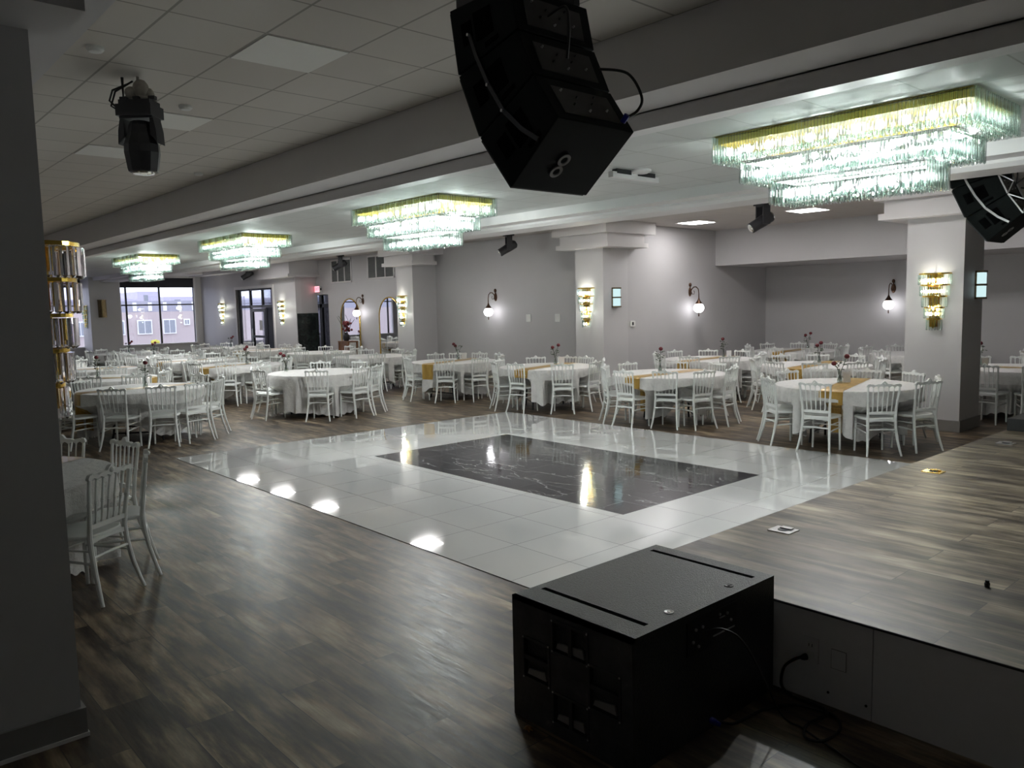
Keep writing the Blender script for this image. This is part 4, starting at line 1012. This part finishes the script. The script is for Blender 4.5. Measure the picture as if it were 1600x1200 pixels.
for k in range(7): tw.tube([(0, 0, .2), (.12 * math.cos(k), .1 * math.sin(k * 1.3), .45), (.32 * math.cos(k * .9 - .5), .15 * math.sin(k), .62 + .03 * k)], .006, 5)
part('twigs', tw, 'stem', t)

# ------------------------------------------------------------------ moving lights
def moving_head(label, loc, rz, tilt, s=1., drop=.0, near=False):
    t = thing('moving_head_light', label, 'stage light', loc, rz, 'black moving-head lights'); t.scale = (s,) * 3
    if near:
        bx = MB().box((-.135, -.10, -.30), (.135, .10, -.215)).box((-.12, -.08, -.215), (.12, .08, -.18))
        for x in (-.12, -.02, .10): bx.box((x, -.06, -.18), (x + .05, -.02, -.155))
        part('base', bx, 'plastic', t, smooth=False)
        cl = MB().ball((.02, 0, -.09), .06, 10, 6, 1.2).ball((-.06, .01, -.11), .05, 10, 6, .9).ball((.06, .03, -.12), .045, 10, 6)
        cl.tube([(-.12, 0, -.17), (-.04, .03, -.10), (.02, -.02, -.155), (.13, .01, -.165)], .02, 8).tube([(0, 0, 0), (0, 0, -.16)], .012, 8)
        part('clamp_wrap', cl, 'rope', t, 'white wrapped clamp')
        cc = MB().tube([(-.08, 0, -.05), (-.2, 0, -.09), (-.24, .02, -.16), (-.18, .02, -.22)], .008, 6).tube([(-.04, 0, -.03), (-.18, .0, -.10), (-.23, .02, -.20), (-.15, .02, -.25)], .008, 6).tube([(-.12, 0, .0), (-.12, 0, -.18)], [.012, .005], 6)
        wc = part('cable', cc, 'cord', t)
        part('connector', MB().tube([(-.19, .02, -.225), (-.12, .02, -.245)], .016, 8), 'blue', wc, 'blue connector')
        ya = MB().prism([(-.125, -.30), (-.10, -.30), (-.10, -.44), (-.125, -.46), (-.15, -.50), (-.145, -.40)], -.06, .06, 'y').prism([(.125, -.30), (.10, -.30), (.10, -.44), (.125, -.46), (.15, -.50), (.145, -.40)], -.06, .06, 'y').box((-.125, -.07, -.315), (.125, .07, -.295))
        part('yoke', ya, 'plastic', t, smooth=False)
        hd = MB().lathe([(.07, -.33), (.085, -.36), (.095, -.42), (.125, -.50), (.128, -.56), (.11, -.68), (.105, -.70), (.09, -.705)], (0, 0, 0), 10)
        h_ = part('head', hd, 'plastic', t, smooth=False)
        part('lens', MB().lathe([(.085, -.70), (.075, -.715), (.03, -.72)], (0, 0, 0), 20), 'lens', h_, 'pale lens')
        return t
    part('mount_plate', MB().box((-.21, -.05, -.03), (.21, .05, 0)).box((-.10, -.09, -.07), (.10, .09, -.03)), 'plastic', t, smooth=False)
    ya = MB().box((-.115, -.05, -.33), (-.085, .05, -.06)).box((.085, -.05, -.33), (.115, .05, -.06)).box((-.115, -.05, -.09), (.115, .05, -.06))
    part('yoke', ya, 'plastic', t, smooth=False)
    R = Matrix.Translation((0, 0, -.28)) @ Matrix.Rotation(tilt, 4, 'X')
    hd = MB().lathe([(.05, .16), (.08, .13), (.082, 0), (.075, -.10), (.075, -.20), (.065, -.205)], (0, 0, 0), 14).xf(R)
    h_ = part('head', hd, 'plastic', t)
    part('lens', MB().lathe([(.06, -.205), (.05, -.212), (.01, -.216)], (0, 0, 0), 16).xf(R), 'lens', h_, 'pale lens')
    return t
moving_head('black moving light hanging from the near ceiling at upper left', (-6.44, 2.03, ZN), R_(45), 0, near=True)
for x, lab in ((-7.11, 'black moving light right of the middle pillar'), (-13.4, 'black moving light between two chandeliers over bare wall'), (-20.83, 'black moving light in front of the left wall vent'), (-27.3, 'black moving light mostly behind the third chandelier')):
    moving_head(lab, (x, 11.9, ZA), R_(-32), R_(-60), 1.2)

# ceiling small things
for (x, y, lab) in ((-7.08, 2.61, 'round ceiling detector right of the moving light'), (-10.33, 3.92, 'round ceiling detector beside the near beam'), (-5.89, 1.60, 'small ceiling detector near the foreground pillar')):
    tag(link('smoke_detector', MB().lathe([(.055, 0), (.055, -.02), (.04, -.035), (.01, -.037)], (0, 0, 0), 18).mesh('smoke_detector', 'whitep'), loc=(x, y, ZN)), lab, 'detector', 'round ceiling detectors')
for i, (x, y, lab) in enumerate(((-5.27, 2.68, 'brightest replaced ceiling tile near the speaker'), (-7.71, 2.68, 'paler ceiling tile beside the moving light'), (-9.54, 2.68, 'paler ceiling tile behind the moving light'), (-5.88, 3.9, 'pale ceiling tile close to the near beam'))[:3]):
    tag(link('ceiling_tile', MB().box((-.297, -.297, -.006), (.297, .297, 0)).mesh('ceiling_tile', 'offpanel', False), loc=(x, y, ZN)), lab, 'ceiling tile', 'paler ceiling tiles')
for x, y, lab in ((-9.86, 13.95, 'lit square ceiling panel nearest the alcove side wall'), (-7.42, 13.95, 'lit square ceiling panel behind the big chandelier'), (-4.98, 13.95, 'lit square ceiling panel behind the right pillar'), *[(xk, 10.4, 'square ceiling panel above the far row of tables, %s' % n_) for xk, n_ in zip((-4.9, -7.3, -9.8, -14.8, -19.6, -22.2, -24.7), ('first from the stage', 'second from the stage', 'third from the stage', 'fourth from the stage', 'fifth from the stage', 'sixth from the stage', 'farthest from the stage'))]):
    t = thing('ceiling_light', lab, 'ceiling light', (x, y, ZA), 0, 'square ceiling light panels')
    f = MB(); a, e = .30, .02
    f.box((-a, -a, -.012), (a, -a + e, 0)); f.box((-a, a - e, -.012), (a, a, 0)); f.box((-a, -a + e, -.012), (-a + e, a - e, 0)); f.box((a - e, -a + e, -.012), (a, a - e, 0))
    part('frame', f, 'trim', t, smooth=False)
    part('diffuser', MB().box((-a + e, -a + e, -.008), (a - e, a - e, -.002)), 'panel', t, 'glowing white diffuser', False)
# ajar linear vent in the bay ceiling
t = thing('ceiling_vent', 'white linear vent hanging from the bay ceiling behind the array', 'vent', (-5.30, 6.42, ZB))
part('vent_body', MB().box((-.02, -.36, -.09), (.04, .36, -.035)), 'trim', t, smooth=False)
part('slots', MB().box((-.022, -.30, -.05), (.042, -.08, -.006)).box((-.022, .02, -.05), (.042, .30, -.006)), 'black', t, 'black slots', False)
part('duct_collar', MB().lathe([(.10, 0), (.10, -.02), (.07, -.035)], (.1, 0, 0), 16), 'trim', t)

# ------------------------------------------------------------------ outside
struct('floor_outside', MB().box((-120, -60, -4.2), (XW - .4, 80, -4)), 'ground', 'pale pavement outside the windows', 'ground')
struct('floor_forecourt', MB().box((XW - 8, YC + .3, -.15), (C4 - .3, 60, -.02)), 'ground', 'pale forecourt outside the entrance door', 'ground')
bd = thing('brick_building', 'mauve brick building across the street through the window', 'building', (-58, 12, -4))
part('wall', MB().box((-6, -32, 0), (0, 26, 6.04)), 'brick', bd, smooth=False)
part('upper_storey', MB().box((-6.2, -32, 6.04), (-.1, 26, 6.8)), 'greyf', bd, 'grey upper storey', False)
for k in range(18):
    wv = part('window', MB().box((-.1, -8 + k * 1.0, 6.1), (-.04, -8 + k * 1.0 + .25, 6.7)), 'winw', bd, 'narrow white upper window', False)
for y, z, w, h in ((5.17, 4.5, .98, 1.0), (6.87, 4.48, .9, 1.04), (8.32, 5.05, .43, .45), (3.4, 4.5, .98, 1.0), (1.2, 4.5, .9, 1.0), (-1.5, 4.5, 1., 1.), (-4.5, 4.5, 1., 1.)):
    wf = part('window', MB().box((0, y, z), (.10, y + w, z + h)), 'winw', bd, 'white framed window', False)
    part('pane', MB().box((.10, y + .08, z + .08), (.12, y + w / 2 - .03, z + h - .08)).box((.10, y + w / 2 + .03, z + .08), (.12, y + w - .08, z + h - .08)), 'wing', wf, smooth=False)
bd = thing('lilac_building', 'pale lilac block rising behind the brick building', 'building', (-85, 14, -4))
part('wall', MB().box((-8, 11.4, 0), (0, 13.4, 8.15)).box((-8, 13.4, 0), (0, 40, 7.6)).box((-8, -34, 0), (0, 11.4, 7.4)), 'lilac', bd, smooth=False)
part('windows', MB().box((0, 12, 7.2), (.05, 12.4, 7.8)).box((0, 15, 6.8), (.05, 15.6, 7.3)), 'wing', bd, smooth=False)
bs = MB(); rnd = random.Random(9)
for k in range(220):
    a = rnd.uniform(0, 2 * PI); r = rnd.uniform(0, 1.); zz = rnd.uniform(0, 1); bs.ball((r * math.cos(a) * .7 * (1.1 - zz), r * math.sin(a) * 1.1 * (1.15 - zz), -1 + 4.1 * zz), rnd.uniform(.07, .17), 6, 4)
tag(link('bush', bs.mesh('bush', 'bush'), loc=(-52, 16.4, -2.9)), 'yellow-green bush outside the large window', 'bush')
t = thing('stone_pillar', 'grey stone pillar outside the entrance door', 'pillar', (-31.2, 14.6, -.02)); part('shaft', MB().box((-.35, -.35, 0), (.35, .35, 4)), 'stone', t, smooth=False)
t = thing('dark_wall', 'dark wall outside the glass entrance door', 'wall', (-30, 16.5, -.02)); part('wall', MB().box((-12, 3.0, 0), (3, 3.2, 1.2)), 'stone', t, smooth=False)

# ------------------------------------------------------------------ world, camera
w = bpy.data.worlds.new('overcast_sky'); sc.world = w; w.use_nodes = True
nt = w.node_tree; nt.nodes.clear(); out = nt.nodes.new('ShaderNodeOutputWorld'); bg = nt.nodes.new('ShaderNodeBackground')
tc = nt.nodes.new('ShaderNodeTexCoord'); n = nt.nodes.new('ShaderNodeTexNoise'); n.inputs['Scale'].default_value = 3; n.inputs['Detail'].default_value = 6
nt.links.new(tc.outputs['Generated'], n.inputs['Vector'])
r = nt.nodes.new('ShaderNodeValToRGB'); r.color_ramp.elements[0].position = .4; r.color_ramp.elements[0].color = (.62, .66, .86, 1); r.color_ramp.elements[1].position = .62; r.color_ramp.elements[1].color = (1, 1, 1, 1)
nt.links.new(n.outputs['Fac'], r.inputs[0]); nt.links.new(r.outputs[0], bg.inputs[0]); bg.inputs[1].default_value = 1.6; nt.links.new(bg.outputs[0], out.inputs[0])

f_px = 1240.567
V1 = Vector((-310 - 800, -(502 - 600), -f_px)).normalized(); V2 = Vector((2200 - 800, -(447 - 600), -f_px)).normalized()
Xc = -V1; Yc_ = (V2 - Xc * Xc.dot(V2)).normalized(); Zc = Xc.cross(Yc_)
Rm = Matrix((Xc, Yc_, Zc))
cam = bpy.data.cameras.new('camera'); co = bpy.data.objects.new('camera', cam); COL.objects.link(co)
cam.sensor_fit = 'HORIZONTAL'; cam.sensor_width = 36; cam.lens = f_px / 1600 * 36; cam.clip_start = .05; cam.clip_end = 500
co.matrix_world = Matrix.Translation((0, 0, 1.92)) @ Rm.to_4x4(); sc.camera = co
sc.view_settings.view_transform = 'Standard'; sc.view_settings.look = 'None'; sc.view_settings.gamma = 1; sc.view_settings.exposure = 1.12
sc.view_settings.use_curve_mapping = False
sc.cycles.transparent_max_bounces = 32
